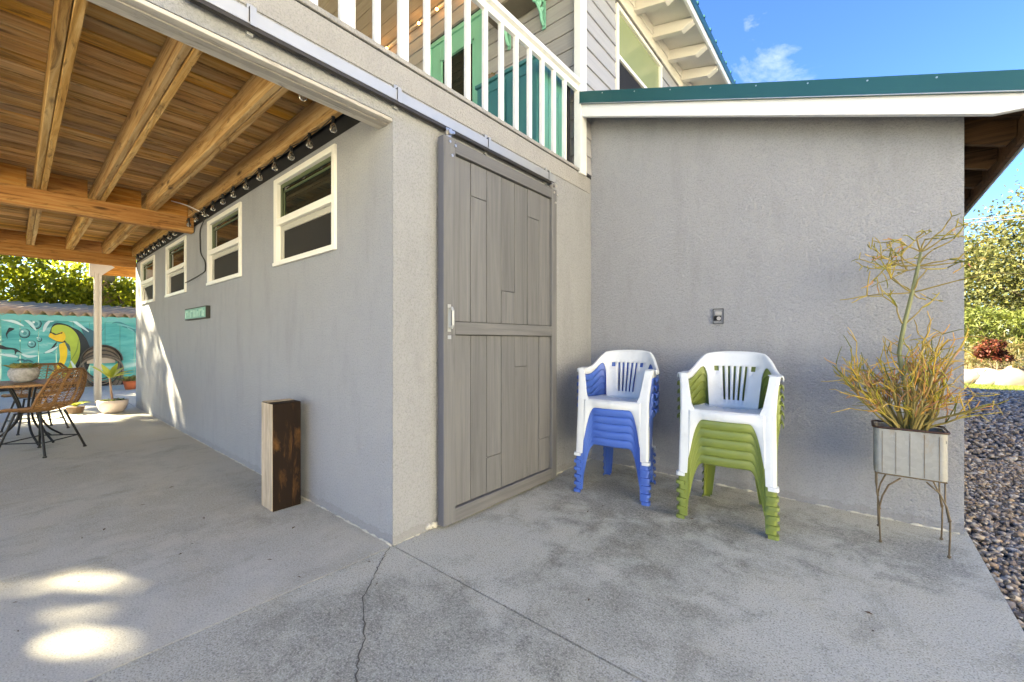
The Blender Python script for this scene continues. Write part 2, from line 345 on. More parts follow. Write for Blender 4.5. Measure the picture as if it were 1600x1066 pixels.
def stones(name, X, Y, Z, sizes, mat):
    ico_v = []; t = (1+5**0.5)/2
    for a, b in ((-1, t), (1, t), (-1, -t), (1, -t)): ico_v.append((a, b, 0))
    for a, b in ((-1, t), (1, t), (-1, -t), (1, -t)): ico_v.append((0, a, b))
    for a, b in ((t, -1), (t, 1), (-t, -1), (-t, 1)): ico_v.append((a, 0, b))
    ico_v = np.array(ico_v)/math.sqrt(1+t*t)
    ico_f = np.array([(0,11,5),(0,5,1),(0,1,7),(0,7,10),(0,10,11),(1,5,9),(5,11,4),(11,10,2),(10,7,6),(7,1,8),(3,9,4),(3,4,2),(3,2,6),(3,6,8),(3,8,9),(4,9,5),(2,4,11),(6,2,10),(8,6,7),(9,8,1)])
    n = len(X); V = np.repeat(ico_v[None], n, 0)*(1+rng.uniform(-0.25, 0.25, (n, 12, 1)))
    V *= sizes[:, None, None]*np.stack([np.ones(n), rng.uniform(0.6, 1.0, n), rng.uniform(0.4, 0.75, n)], 1)[:, None, :]
    a = rng.uniform(0, 6.28, n); tl = rng.normal(0, 0.45, n)
    y2 = V[..., 1]*np.cos(tl)[:, None]-V[..., 2]*np.sin(tl)[:, None]; z2 = V[..., 1]*np.sin(tl)[:, None]+V[..., 2]*np.cos(tl)[:, None]
    x3 = V[..., 0]*np.cos(a)[:, None]-y2*np.sin(a)[:, None]; y3 = V[..., 0]*np.sin(a)[:, None]+y2*np.cos(a)[:, None]
    V = np.stack([x3+X[:, None], y3+Y[:, None], z2+Z[:, None]], -1).reshape(-1, 3)
    F = (ico_f[None]+12*np.arange(n)[:, None, None]).reshape(-1, 3)
    return fastmesh(name, V, F, mat)
def fastmesh(name, V, F, mat, parent=None, origin=(0, 0, 0)):
    me = bpy.data.meshes.new(name); k = F.shape[1]; V = V-np.array(origin)
    me.vertices.add(len(V)); me.vertices.foreach_set('co', V.astype(np.float32).ravel())
    me.loops.add(F.size); me.loops.foreach_set('vertex_index', F.astype(np.int32).ravel())
    me.polygons.add(len(F)); me.polygons.foreach_set('loop_start', (np.arange(len(F))*k).astype(np.int32))
    me.update(calc_edges=True); me.validate(); me.materials.append(mat)
    o = bpy.data.objects.new(name, me); link(o, parent)
    po = ORIG.get(parent.name, Vector((0, 0, 0))) if parent else Vector((0, 0, 0))
    o.location = Vector(origin)-po; return o
q = random.Random(5); lit = MB()
for _ in range(34):
    x, y = q.uniform(-4.2, 0.3), q.uniform(0.1, 3.3)
    if y > 1.25 and x < -1.9: y = q.uniform(0.0, 1.2)
    a_ = q.uniform(0, 6.28); L_ = q.uniform(0.006, 0.019); c_, s_ = math.cos(a_)*L_, math.sin(a_)*L_
    lit.add([(x-c_, y-s_, 0.002), (x-s_*0.35, y+c_*0.35, 0.006), (x+c_, y+s_, 0.003), (x+s_*0.35, y-c_*0.35, 0.004)], [(0, 1, 2, 3)])
tag(lit.build('leaf_litter', plain('dry_leaf', (0.10, 0.06, 0.03), 0.8, var=0.5, scale=9), None, (-1.5, 1.0, 0)), 'scattered tiny dry leaves and grit on the concrete', 'leaf litter', kind='stuff')
n1 = 26000; gx = rng.uniform(XC+0.03, 2.2, n1); gy = rng.uniform(0.8, 6.2, n1)
n2 = 16000; gx2 = rng.uniform(XC+0.03, 4.2, n2); gy2 = rng.uniform(6.0, 15.2, n2)
GX = np.concatenate([gx, gx2]); GY = np.concatenate([gy, gy2])
GS = np.concatenate([rng.uniform(0.008, 0.021, n1)*np.where(rng.random(n1) < 0.06, 1.6, 1), rng.uniform(0.016, 0.034, n2)])
GZ = np.concatenate([rng.uniform(-0.045, -0.018, n1), rng.uniform(-0.045, -0.02, n2)])
M['pebble'] = islandmat('pebbles', [(0.07, 0.064, 0.058), (0.17, 0.145, 0.12), (0.32, 0.22, 0.14), (0.36, 0.33, 0.29), (0.20, 0.155, 0.12), (0.42, 0.32, 0.21), (0.50, 0.46, 0.41), (0.09, 0.08, 0.08), (0.24, 0.215, 0.20), (0.34, 0.23, 0.14), (0.44, 0.41, 0.36)], 0.9)
gv = stones('gravel', GX, GY, GZ, GS, M['pebble']); tag(gv, 'loose grey and tan gravel beside the concrete slab', 'gravel', kind='stuff')

# unseen pale building added out of frame to bounce sunlight onto the shaded walls
bounce_bld = empty('bounce_building', (11, -3, 0), "unseen plain white building added to bounce light onto the shaded walls", 'building')
box('wall', plain('white_render', (0.72, 0.70, 0.64), 0.9, var=0.05, scale=1), 8.5, 15, -12, 4.5, -0.1, 5.6, bounce_bld)
MB().prism([(-12.5, 5.6), (5.0, 5.6), (-3.75, 7.6)], 'x', 8.1, 15.4).build('roof', plain('roof_shingle', (0.12, 0.11, 0.10), 0.9), bounce_bld)
box('added_door', plain('door_white', (0.78, 0.78, 0.76), 0.6), 8.46, 8.499, -6, -1, -0.09, 2.6, bounce_bld)

# ---------------------------------------------------------------- the house
house = empty('house', ((XB+XE)/2, 4.0, 0), 'blue-grey stucco house with white windows, sliding barn door, upstairs porch and teal metal roofs', 'house')
ZT = 2.40*H                                  # top of the rendered fascia / porch floor
wins = [(-3.15*H, -2.305*H), (-4.72*H, -3.85*H), (-6.40*H, -5.53*H), (-7.94*H, -7.08*H)]; WZ0, WZ1 = 1.535*H, 2.118*H
mb = holed_wall(MB(), 'y', YA, 0.16, XE, XB-0.004, 0.0, 2.17*H, [(a, b, WZ0, WZ1) for a, b in wins])
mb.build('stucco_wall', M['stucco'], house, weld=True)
# door wall with its header carried on over the patio
prof = [(-1.5, 2.088*H), (YA, 2.088*H), (YA, 0), (YC+0.02, 0), (YC+0.02, ZT-0.035), (-1.5, ZT-0.035)]
mb = MB(); tk = 0.13
mb.add([(XB, y, z) for y, z in [(-1.5, 2.088*H), (YA, 2.088*H), (YA, ZT-0.035), (-1.5, ZT-0.035)]]+[(XB-tk, y, z) for y, z in [(-1.5, 2.088*H), (YA+0.16, 2.088*H), (YA+0.16, ZT-0.035), (-1.5, ZT-0.035)]],
       [(0,1,2,3), (4,5,6,7), (0,4,7,3)])
mb.add([(XB, YA, 0), (XB, YC+0.02, 0), (XB, YC+0.02, ZT-0.035), (XB, YA, ZT-0.035)], [(0,1,2,3)])
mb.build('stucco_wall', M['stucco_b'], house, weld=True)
# chair wall: top follows the sloping wing roof
def rakez(x): return 2.829*H-0.341*(x-XB)    # underside of the white rake board
mb = MB().prism([(XB+0.001, 0), (XC, 0), (XC, rakez(XC)+0.10), (XB+0.001, rakez(XB)+0.10)], 'y', YC, YC+0.14)
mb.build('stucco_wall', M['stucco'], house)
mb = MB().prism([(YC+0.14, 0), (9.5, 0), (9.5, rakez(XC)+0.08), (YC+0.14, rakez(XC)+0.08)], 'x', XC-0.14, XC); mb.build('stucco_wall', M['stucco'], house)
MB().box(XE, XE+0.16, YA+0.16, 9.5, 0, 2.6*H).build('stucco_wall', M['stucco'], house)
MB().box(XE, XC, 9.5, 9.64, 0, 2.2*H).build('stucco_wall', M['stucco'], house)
# header soffit: three weathered boards under the beam
for k in range(3):
    a = XB-0.002-k*0.0465
    box('soffit_board', M['soffit_board'], a-0.0435, a, -1.5, YA-0.002, 2.088*H-0.020-0.004*(k == 1), 2.088*H-0.001, house, 0.002)
# ledge on top of the fascia
box('ledge', M['fascia'], XB-0.12, XB+0.016, -1.5, 3.0*H, ZT-0.028, ZT, house, 0.003)
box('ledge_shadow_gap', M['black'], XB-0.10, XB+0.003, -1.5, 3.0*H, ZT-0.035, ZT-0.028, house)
box('fascia_band', M['fascia'], XB-0.001, XB+0.006, -1.5, YC-0.03, 2.245*H, ZT-0.036, house)
# caulk beads / broken render edge along the wall feet
def bead(pts, n, r, name='caulk_bead'):
    mb = MB(); P = []
    a, b = Vector(pts[0]), Vector(pts[1])
    for i in range(n+1):
        p = a.lerp(b, i/n)+Vector((random.uniform(-1, 1)*r*0.7, random.uniform(-1, 1)*r*0.7, 0)); P.append(p)
    rad = [min(r*1.15, max(0.0004, r*random.gauss(0.45, 0.5))) for _ in P]; mb.tube(P, rad, 5); return mb.build(name, M['caulk'], house, smooth=True)
bead([(-8.0, YA-0.002, 0.002), (XB-0.01, YA-0.002, 0.002)], 190, 0.008)
bead([(XB+0.05, YC-0.002, 0.002), (XC-0.02, YC-0.002, 0.003)], 110, 0.010)
bead([(XB+0.002, YA+0.005, 0.002), (XB+0.002, 1.66, 0.002)], 16, 0.006)
bead([(XB+0.003, 2.95, 0.002), (XB+0.003, YC, 0.002)], 26, 0.011)
mb = MB()
for i in range(7):
    y = 1.60+0.012*i; mb.ball((XB+0.006, y, 0.022+0.006*math.sin(i*2.2)), 0.013+0.004*math.sin(i*1.7), 6, 5)
mb.build('render_chip', M['caulk'], house)

# ---- windows
for a, b in wins:
    y = YA; f = 0.050; zm = (WZ0+WZ1)/2
    mb = MB()
    mb.box(a-0.012, a+f, y-0.018, y+0.05, WZ0-0.012, WZ1+0.012).box(b-f*0.62, b+0.012, y-0.018, y+0.05, WZ0-0.012, WZ1+0.012)
    mb.box(a+f, b-f*0.62, y-0.0175, y+0.05, WZ1-f*0.62, WZ1+0.012).box(a+f, b-f*0.62, y-0.0175, y+0.05, WZ0-0.012, WZ0+f*0.5)
    wobj = mb.build('window', M['vinyl'], house, (a, y, WZ0), bevel=0.0025)
    def sub(nm, m, x0, x1, y0, y1, z0, z1, bv=0.0015): return box(nm, m, x0, x1, y0, y1, z0, z1, wobj, bv)
    X0, X1, Z0, Z1 = a+f, b-f*0.62, WZ0+f*0.5, WZ1-f*0.62
    sub('meeting_rail', M['vinyl'], X0, X1, y-0.014, y+0.035, zm-0.028, zm+0.026)
    sub('rail_lip', M['vinyl'], X0, X1, y-0.020, y-0.0145, zm-0.030, zm-0.012)
    sub('pane', M['glass'], X0, X1, y+0.020, y+0.026, zm+0.026, Z1, 0)
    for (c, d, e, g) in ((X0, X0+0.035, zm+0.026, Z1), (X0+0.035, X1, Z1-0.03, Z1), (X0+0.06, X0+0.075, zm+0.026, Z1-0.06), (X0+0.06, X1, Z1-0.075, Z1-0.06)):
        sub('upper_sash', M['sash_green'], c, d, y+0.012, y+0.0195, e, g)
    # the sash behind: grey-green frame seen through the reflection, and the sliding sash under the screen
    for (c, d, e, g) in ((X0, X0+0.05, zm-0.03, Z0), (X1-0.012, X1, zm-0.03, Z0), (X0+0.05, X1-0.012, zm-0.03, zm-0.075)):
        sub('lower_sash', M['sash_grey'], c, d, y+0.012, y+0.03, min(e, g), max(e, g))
    sub('screen', M['screen'], X0+0.05, X1-0.012, y+0.022, y+0.025, Z0, zm-0.075, 0)
    sub('sill', M['vinyl'], a-0.014, b+0.014, y-0.026, y-0.0185, WZ0-0.016, WZ0+0.012)
    sub('backing', M['black'], X0, X1, y+0.060, y+0.066, Z0, Z1, 0)

# ---- sliding barn door
DX0, DX1 = XB+0.030, -1.674*H; y0, y1, z0, z1 = 1.451*H, 2.515*H, 0.018*H, 2.09*H
mb = MB(); s = 0.082*H
mb.box(DX0, DX1, y0, y0+s, z0, z1).box(DX0, DX1, y1-s*0.72, y1, z0, z1)
door = mb.build('barn_door', M['door'], house, (DX1, (y0+y1)/2, z0), bevel=0.0025)
box('door_edge', M['door_side'], DX0-0.001, DX1-0.004, y0-0.003, y0-0.0002, z0+0.003, z1-0.003, door)
ry0, ry1 = y0+s+0.001, y1-s*0.72-0.001
box('rail', M['door_h'], DX0+0.004, DX1-0.002, ry0, ry1, z1-0.072*H, z1-0.002, door, 0.002)
box('rail', M['door_h'], DX0+0.004, DX1-0.001, ry0, ry1, 1.035*H, 1.105*H, door, 0.002)
box('rail', M['door_h'], DX0+0.004, DX1-0.001, ry0-0.02, ry1, z0, z0+0.075*H, door, 0.002)
pw = (ry1-ry0)/7
up = {1: [1.827*H], 3: [1.31*H], 5: [1.83*H]}; lo = {2: [0.308*H], 4: [0.833*H], 6: [0.32*H]}
for k in range(7):
    for (za, zb, js) in ((1.107*H, z1-0.075*H, up.get(k, [])), (z0+0.077*H, 1.033*H, lo.get(k, []))):
        cuts = [za]+js+[zb]
        for i in range(len(cuts)-1):
            dx = random.uniform(-0.0025, 0.0025)
            box('plank', M['door'], DX0+0.012, DX1-0.022+dx, ry0+k*pw+0.0024, ry0+(k+1)*pw-0.0024, cuts[i]+0.0018, cuts[i+1]-0.0018, door, 0.0018)
box('door_back', M['black'], DX0+0.002, DX0+0.010, y0+0.02, y1-0.02, z0+0.02, z1-0.02, door)
# handle: bent bar pull on the left stile
hy = y0+0.040
mb = MB().tube([(DX1, hy, 1.175*H), (DX1+0.026, hy, 1.175*H), (DX1+0.036, hy, 1.16*H), (DX1+0.036, hy, 1.085*H), (DX1+0.026, hy, 1.07*H), (DX1, hy, 1.07*H)], 0.0085, 8)
mb.box(DX1, DX1+0.004, hy-0.012, hy+0.012, 1.05*H, 1.195*H)
mb.build('handle', plain('worn_handle_metal', (0.44, 0.44, 0.42), 0.45, 0.5), door, smooth=False)
MB().box(DX1, DX1+0.006, hy-0.012, hy+0.012, 1.010*H, 1.030*H).build('latch_plate', M['galv'], door)
mb = MB().box(XB, XB+0.03, y1+0.002, y1+0.012, 0.985*H, 1.015*H); mb.build('door_guide', M['dark_steel'], house)
# track and hangers
TX = XB+0.052
track = MB().prism([(XB+0.022, 2.155*H), (TX, 2.155*H), (TX+0.002, 2.205*H), (XB+0.026, 2.214*H), (XB+0.020, 2.207*H)], 'y', 0.36*H, 2.535*H).build('door_track', M['galv'], house)
box('track_slot', M['dark_steel'], XB+0.024, TX-0.002, 0.36*H, 2.533*H, 2.139*H, 2.1545*H, track)
for yy in (0.56*H, 1.19*H, 1.827*H, 2.46*H):
    mb = MB().box(XB, XB+0.020, yy-0.012, yy+0.012, 2.13*H, 2.245*H).box(XB, TX+0.006, yy-0.012, yy+0.012, 2.215*H, 2.219*H).box(TX+0.003, TX+0.006, yy-0.012, yy+0.012, 2.15*H, 2.215*H)
    mb.build('track_bracket', M['galv'], track); MB().box(TX+0.003, TX+0.0045, yy-0.016, yy-0.0125, 2.16*H, 2.214*H).build('bracket_gap', M['dark_steel'], track)
for yy in (y0+0.045, y1-0.04):
    mb = MB().box(DX1-0.012, DX1-0.008, yy-0.02, yy+0.02, z1-0.001, z1+0.055)
    mb.tube([(DX1-0.03, yy, z1+0.03), (DX1+0.012, yy, z1+0.03)], 0.016, 12).tube([(DX1-0.03, yy+0.03, z1+0.036), (DX1+0.006, yy+0.03, z1+0.036)], 0.010, 10)
    mb.build('roller', M['steel'], door)
    for (dy, dz) in ((0, -0.03), (0.045, -0.04), (0.018, -0.11)):
        MB().tube([(DX1-0.001, yy+dy, z1+dz), (DX1+0.006, yy+dy, z1+dz)], 0.009, 8).build('bolt', M['steel'], door)

# ---- upstairs porch: floor, back wall of lap boards, ceiling, rail
YP = 3.0*H; ZC = 4.66*H; lap = 0.151*H
box('porch_floor', M['trim_cream'], XE, XB-0.131, YA+0.02, YP, ZT-0.06, ZT-0.004, house)
k = 0; z = ZT
while z < ZC:
    zt = min(z+lap, ZC)
    for (xa, xb) in ((XE, -3.72*H), (-2.81*H, XB-0.05)) if z < 4.30*H else ((XE, XB-0.05),):
        MB().prism([(YP+0.02, z+0.002), (YP+0.02, zt), (YP+0.006, zt), (YP-0.008, z+0.002)], 'x', xa, xb).build('siding_board', M['siding'], house)
    z += lap
box('sheathing', M['black'], XE, -3.72*H, YP+0.021, YP+0.05, ZT, ZC, house); box('sheathing', M['black'], -2.81*H, XB-0.05, YP+0.021, YP+0.05, ZT, ZC, house)
# corner post (white) and side wall boards
box('corner_post', M['trim'], XB-0.045, XB+0.03, 2.93*H, 3.025*H, 2.36*H, 5.2*H, house, 0.003)
UW = (3.635*H, 4.745*H, 3.29*H, 4.125*H)
z = 3.758*H-0.151*H*9
while z < 4.45*H:
    segs = [(3.027*H, 9.5)]
    if z+lap > UW[2]-0.03 and z < UW[3]+0.03: segs = [(3.027*H, UW[0]-0.03), (UW[1]+0.03, 9.5)]
    if z > 2.30*H:
        for a, b in segs:
            MB().prism([(XB-0.02, z+0.002), (XB-0.02, z+lap), (XB-0.006, z+lap), (XB+0.008, z+0.002)], 'y', a, b).build('siding_board', M['siding_y'], house)
    z += lap
box('sheathing', M['black'], XB-0.06, XB-0.022, 3.03*H, UW[0]-0.03, 2.3*H, 4.5*H, house); box('sheathing', M['black'], XB-0.06, XB-0.022, UW[1]+0.03, 9.5, 2.3*H, 4.5*H, house)
# low boards visible between post and rake
uw = MB(); g = 0.045
uw.box(XB-0.02, XB+0.022, UW[0]-0.03, UW[0]+g*0.4, UW[2], UW[3]).box(XB-0.02, XB+0.022, UW[1]-g*0.7, UW[1]+0.03, UW[2], UW[3])
uw.box(XB-0.02, XB+0.023, UW[0]-0.03, UW[1]+0.03, UW[3], UW[3]+0.045).box(XB-0.02, XB+0.023, UW[0]-0.03, UW[1]+0.03, UW[2]-0.04, UW[2])
uwo = uw.build('window', M['vinyl'], house, bevel=0.002)
box('meeting_rail', M['vinyl'], XB-0.02, XB+0.012, UW[0]+g*0.4, UW[1]-g*0.7, 3.675*H, 3.715*H, uwo, 0.002)
box('pane', M['glass_green'], XB-0.012, XB-0.006, UW[0]+g*0.4, UW[1]-g*0.7, 3.716*H, UW[3]-0.001, uwo)
box('screen', M['screen'], XB-0.013, XB-0.010, UW[0]+g*0.4, UW[1]-g*0.7, UW[2]+0.001, 3.674*H, uwo)
# porch ceiling boards (run along X)
yy = 0.2
while yy < YP:
    box('ceiling_board', M['porch_ceiling'], XE, XB+0.2, yy+0.002, min(yy+0.125, YP)-0.002, ZC, ZC+0.018, house)
    yy += 0.128
box('ceiling_trim', M['trim_cream'], XE, XB-0.05, YP-0.03, YP-0.009, ZC-0.035, ZC-0.001, house, 0.002)
# porch door
dp = empty('porch_door', (-3.265*H, YP, ZT)); dp.parent = house; dp.location -= ORIG['house']
a, b, zt = -3.67*H, -2.855*H, 4.27*H
mb = MB().box(a-0.05, a, YP-0.02, YP+0.03, ZT, zt).box(b, b+0.05, YP-0.02, YP+0.03, ZT, zt).box(a-0.05, b+0.05, YP-0.02, YP+0.03, zt, zt+0.05)
mb.build('door_frame', M['mint'], dp, bevel=0.003)
st = 0.17; mb = MB().box(a+0.003, a+st, YP+0.0, YP+0.028, ZT, zt-0.003).box(b-st, b-0.003, YP, YP+0.028, ZT, zt-0.003).box(a+st, b-st, YP, YP+0.028, zt-0.22, zt-0.003).box(a+st, b-st, YP, YP+0.028, ZT, ZT+0.25)
mb.build('door_leaf', M['mint'], dp, bevel=0.003)
mb = MB()
for (c, d, e, f2) in ((a+st, a+st+0.02, ZT+0.25, zt-0.22), (b-st-0.02, b-st, ZT+0.25, zt-0.22), (a+st, b-st, zt-0.24, zt-0.22)): mb.box(c, d, YP-0.008, YP+0.02, e, f2)
mb.build('glazing_bead', M['mint'], dp)
box('pane', M['glass'], a+st, b-st, YP+0.022, YP+0.026, ZT+0.25, zt-0.22, dp)
# railing
rl = MB().prism([(XB-0.065, 3.075*H), (XB+0.035, 3.075*H), (XB+0.035, 3.107*H), (XB-0.065, 3.107*H)], 'y', -1.5, 2.935*H)
rl.box(XB-0.035, XB-0.0, -1.5, 2.93*H, 3.03*H, 3.0745*H)
rail = rl.build('railing', M['trim'], house, bevel=0.003)
ys = [1.404*H+i*0.1494*H for i in range(-15, 10)]
for i, yv in enumerate(ys):
    wd = 0.030 if i in (14,) else (0.040 if i in (12, 7, 2) else 0.017)
    box('baluster', M['trim'], XB-0.034, XB-0.002+0.0, yv-wd, yv+wd, ZT+0.0005, 3.0295*H, rail, 0.002)
box('gap_strip', M['black'], XB-0.075, XB-0.062, 2.86*H, 2.90*H, ZT, 3.1*H, house)

# ---- upper roof with eave over the side wall
def uz(x): return 4.43*H-0.223*(x-XB)        # soffit height
UX = -1.274*H; E0, E1 = -1.6, 10.4
pl = [(UX, uz(UX)), (UX, uz(UX)+0.03), (-4.6*H, uz(-4.6*H)+0.03), (-8.0*H, uz(-4.6*H)-0.5), (-8.0*H, uz(-4.6*H)-0.53), (-4.6*H, uz(-4.6*H)), (XB-0.03, uz(XB-0.03))]
rf = MB()
rf.prism([(UX-0.001, uz(UX)+0.12), (UX-0.001, uz(UX)+0.15), (-4.6*H, uz(-4.6*H)+0.15), (-9.3*H, uz(-4.6*H)-0.9), (-9.3*H, uz(-4.6*H)-0.93), (-4.6*H, uz(-4.6*H)+0.12)], 'y', E0, E1)
roof = rf.build('roof', M['teal_roof'], house)
MB().prism([(XB+0.02, uz(XB)), (UX-0.03, uz(UX-0.03)), (UX-0.03, uz(UX-0.03)+0.01), (XB+0.02, uz(XB)+0.01)], 'y', E0, E1).build('soffit', M['eave_white'], roof)
box('fascia', M['trim'], UX-0.029, UX, E0, E1, uz(UX)-0.035, uz(UX)+0.11, roof, 0.002)
box('drip_edge', M['teal_roof'], UX+0.001, UX+0.012, E0, E1, uz(UX)+0.045, uz(UX)+0.156, roof)
yy = 4.49*H-0.479*H*12
while yy < E1:
    MB().prism([(XB+0.01, uz(XB)-0.002), (XB+0.01, uz(XB)-0.14), (UX-0.16, uz(UX-0.16)-0.14), (UX-0.035, uz(UX)-0.045), (UX-0.035, uz(UX)-0.002)], 'y', yy-0.045, yy+0.045).build('rafter', M['eave_white'], roof, bevel=0.004)
    MB().box(UX-0.05, UX+0.02, yy+0.27, yy+0.30, uz(UX)+0.157, uz(UX)+0.19).build('roof_rib', M['teal_roof'], roof)
    MB().box(UX-0.05, UX+0.02, yy, yy+0.03, uz(UX)+0.157, uz(UX)+0.19).build('roof_rib', M['teal_roof'], roof)
    yy += 0.479*H
box('frieze_board', M['eave_white'], XB+0.009, XB+0.024, 3.03*H, E1-0.9, 4.21*H, uz(XB)-0.001, roof, 0.002)
box('frieze_board', M['eave_white'], XB+0.0245, XB+0.040, 3.03*H, E1-0.9, 4.33*H, uz(XB)-0.001, roof, 0.002)

# ---- wing roof (shed) with rake board along the chair wall
YF = 2.947*H; XR = 0.64*H
def rk(x, o): return rakez(x)+o
wr = MB().prism([(XB+0.02, rk(XB, 0.185)), (XR+0.01, rk(XR, 0.185)), (XR+0.01, rk(XR, 0.205)), (XB+0.02, rk(XB, 0.205))], 'y', YF-0.02, 10.2)
wro = wr.build('wing_roof', M['teal_roof'], house)
for xa in np.arange(XB+0.1, XR, 0.3): MB().prism([(xa, rk(xa, 0.205)), (xa+0.04, rk(xa+0.04, 0.205)), (xa+0.02, rk(xa+0.02, 0.225))], 'y', YF+0.01, 10.2).build('roof_rib', M['teal_roof'], wro)
MB().prism([(XB+0.032, rk(XB+0.032, 0.0)), (XR-0.17, rk(XR-0.17, 0.0)), (XR-0.0, rk(XR, 0.05)), (XR, rk(XR, 0.114)), (XB+0.032, rk(XB+0.032, 0.114))], 'y', YF, YF+0.036).build('rake_board', M['fascia_white'], wro, bevel=0.002)
MB().prism([(XB+0.015, rk(XB+0.015, 0.108)), (XR+0.03, rk(XR+0.03, 0.108)), (XR+0.03, rk(XR+0.03, 0.222)), (XB+0.015, rk(XB+0.015, 0.222))], 'y', YF-0.022, YF-0.006).build('rake_flashing', M['teal_roof'], wro)
MB().prism([(XB+0.014, rk(XB+0.014, 0.1070)), (XR+0.03, rk(XR+0.03, 0.1070)), (XR+0.03, rk(XR+0.03, 0.1115)), (XB+0.014, rk(XB+0.014, 0.1115))], 'y', YF-0.028, YF-0.0225).build('flashing_hem', M['galv'], wro)
MB().prism([(XB+0.33, rk(XB+0.33, 0.109)), (XB+0.334, rk(XB+0.334, 0.109)), (XB+0.334, rk(XB+0.334, 0.221)), (XB+0.33, rk(XB+0.33, 0.221))], 'y', YF-0.0245, YF-0.0222).build('flashing_lap', M['teal_roof'], wro)
for k in range(8):
    xs_ = XB+0.25+k*0.30; MB().tube([(xs_, YF-0.0245, rk(xs_, 0.20)), (xs_, YF-0.0222, rk(xs_, 0.20))], 0.005, 8).build('screw', M['steel'], wro)
# boards over rafters, dark stained
MB().prism([(XB+0.03, rk(XB+0.03, 0.10)), (XR, rk(XR, 0.10)), (XR, rk(XR, 0.12)), (XB+0.03, rk(XB+0.03, 0.12))], 'y', YF+0.037, 10.1).build('roof_decking', M['rafter_dark'], wro)
for yy in [3.17*H+0.06+i*0.38*H for i in range(16)]:
    MB().prism([(XC+0.002, rk(XC, -0.05)), (XR-0.07, rk(XR-0.07, -0.05)), (XR-0.03, rk(XR-0.03, 0.01)), (XR-0.03, rk(XR-0.03, 0.099)), (XC+0.002, rk(XC, 0.099))], 'y', yy, yy+0.042).build('rafter', M['rafter_dark'], wro, bevel=0.002)
box('eave_board', M['rafter_dark'], XR-0.028, XR-0.004, YF+0.037, 10.1, rk(XR, -0.03), rk(XR, 0.098), wro)
box('eave_flashing', M['galv'], XR-0.003, XR+0.006, YF+0.037, 10.1, rk(XR, -0.045), rk(XR, 0.098), wro)

# ---------------------------------------------------------------- raised deck over the patio
deck = empty('raised_deck', (-5.5, 0, 0), 'warm brown timber deck overhead with exposed joists and cross beams over the patio', 'deck')
ZJ = 2.256*H; ZD = 2.42*H; DY0 = -1.5; X1d, X2d = XB-tk-0.003, -8.52*H
jys = [-1.2*H, -0.9*H, -0.568*H, -0.213*H, 0.142*H-0.0, 0.493*H, 0.85*H]
for jy in jys:
    for (xa, xb) in ((-5.22*H, X1d), (X2d+0.09, -5.24*H)):      # doubled joists with a dark gap between the plies
        for s_ in (-1, 1):
            box('joist', M['joist'], xa, xb, jy+(0.002 if s_ > 0 else -0.040), jy+(0.040 if s_ > 0 else -0.002), ZJ+random.uniform(-0.002, 0.002), ZD-0.001, deck, 0.003)
for (xa, xb) in ((-5.22*H, X1d), (X2d+0.09, -5.24*H)):
    box('joist', M['joist'], xa, xb, 1.150*H-0.02, 1.150*H+0.019, ZJ, ZD-0.001, deck, 0.003)
x = X1d; bw = 0.137
while x-bw > X2d:
    yj = 0.0
    box('deck_board', M['deck'], x-bw, x-0.014, DY0, YA+0.10, ZD+random.uniform(0, 0.003), ZD+0.028, deck, 0.0045)
    x -= bw+0.002
box('deck_membrane', M['black'], X2d, X1d, DY0, YA+0.14, ZD+0.034, ZD+0.05, deck)
box('wall_gap_strip', M['black'], XE, X1d, YA+0.012, YA+0.03, 2.12*H, ZD-0.002, deck)  # black strip set in the gap between wall top and deck
# mid beam, doubled, with blocking between the joists above it; far beam
for (bx, z0b, z1b) in ((-5.24*H, 2.10*H, 2.256*H), (-8.35*H, 2.10*H, 2.256*H)):
    box('beam', M['beam'], bx-0.045, bx-0.003, DY0, YA-0.012, z0b, z1b-0.002, deck, 0.004)
    box('beam', M['beam'], bx+0.0, bx+0.042, DY0, YA-0.010, z0b+0.003, z1b-0.001, deck, 0.004)
    e = [DY0]+jys+[1.150*H]
    for i in range(len(e)-1):
        box('blocking', M['beam'], bx-0.02, bx+0.018, e[i]+(0.043 if i else 0), e[i+1]-((0.085 if bx > -7 else 0.043) if i < len(e)-2 else 0.022), z1b+0.001, ZD-0.002, deck, 0.003)
# post under a short beam at the far end
PX = -9.6*H
for (dx, dy) in ((-0.028, -0.045), (0.028, -0.045), (-0.028, 0.045), (0.028, 0.045)):
    pass
mb = MB().box(PX-0.05, PX+0.05, 0.885*H-0.05, 0.885*H-0.012, 0, 2.12*H).box(PX-0.04, PX+0.04, 0.885*H-0.0115, 0.885*H+0.0115, 0, 2.12*H).box(PX-0.05, PX+0.05, 0.885*H+0.012, 0.885*H+0.05, 0, 2.12*H)
post = mb.build('post', plain('post_paint', (0.46, 0.43, 0.39), 0.6, bump=0.2), deck, bevel=0.003)
mb = MB().box(PX-0.07, PX+0.06, 0.885*H-0.11, 0.885*H-0.052, 2.05*H, 2.26*H).prism([(0.885*H-0.05, 2.12*H), (0.885*H+0.05, 2.08*H), (0.885*H+0.23, 2.235*H), (0.885*H+0.17, 2.26*H), (0.885*H-0.05, 2.26*H)], 'x', PX-0.045, PX+0.045)
mb.build('bracket', bpy.data.materials['post_paint'], post)
box('beam', M['beam'], PX-0.09, PX-0.05, 0.885*H-0.05, 2.2, 2.10*H, 2.27*H, deck, 0.004)
box('beam', M['beam'], PX-0.0, X2d+0.05, 0.885*H+0.2, 0.885*H+0.24, 2.26*H, ZD, deck, 0.004)

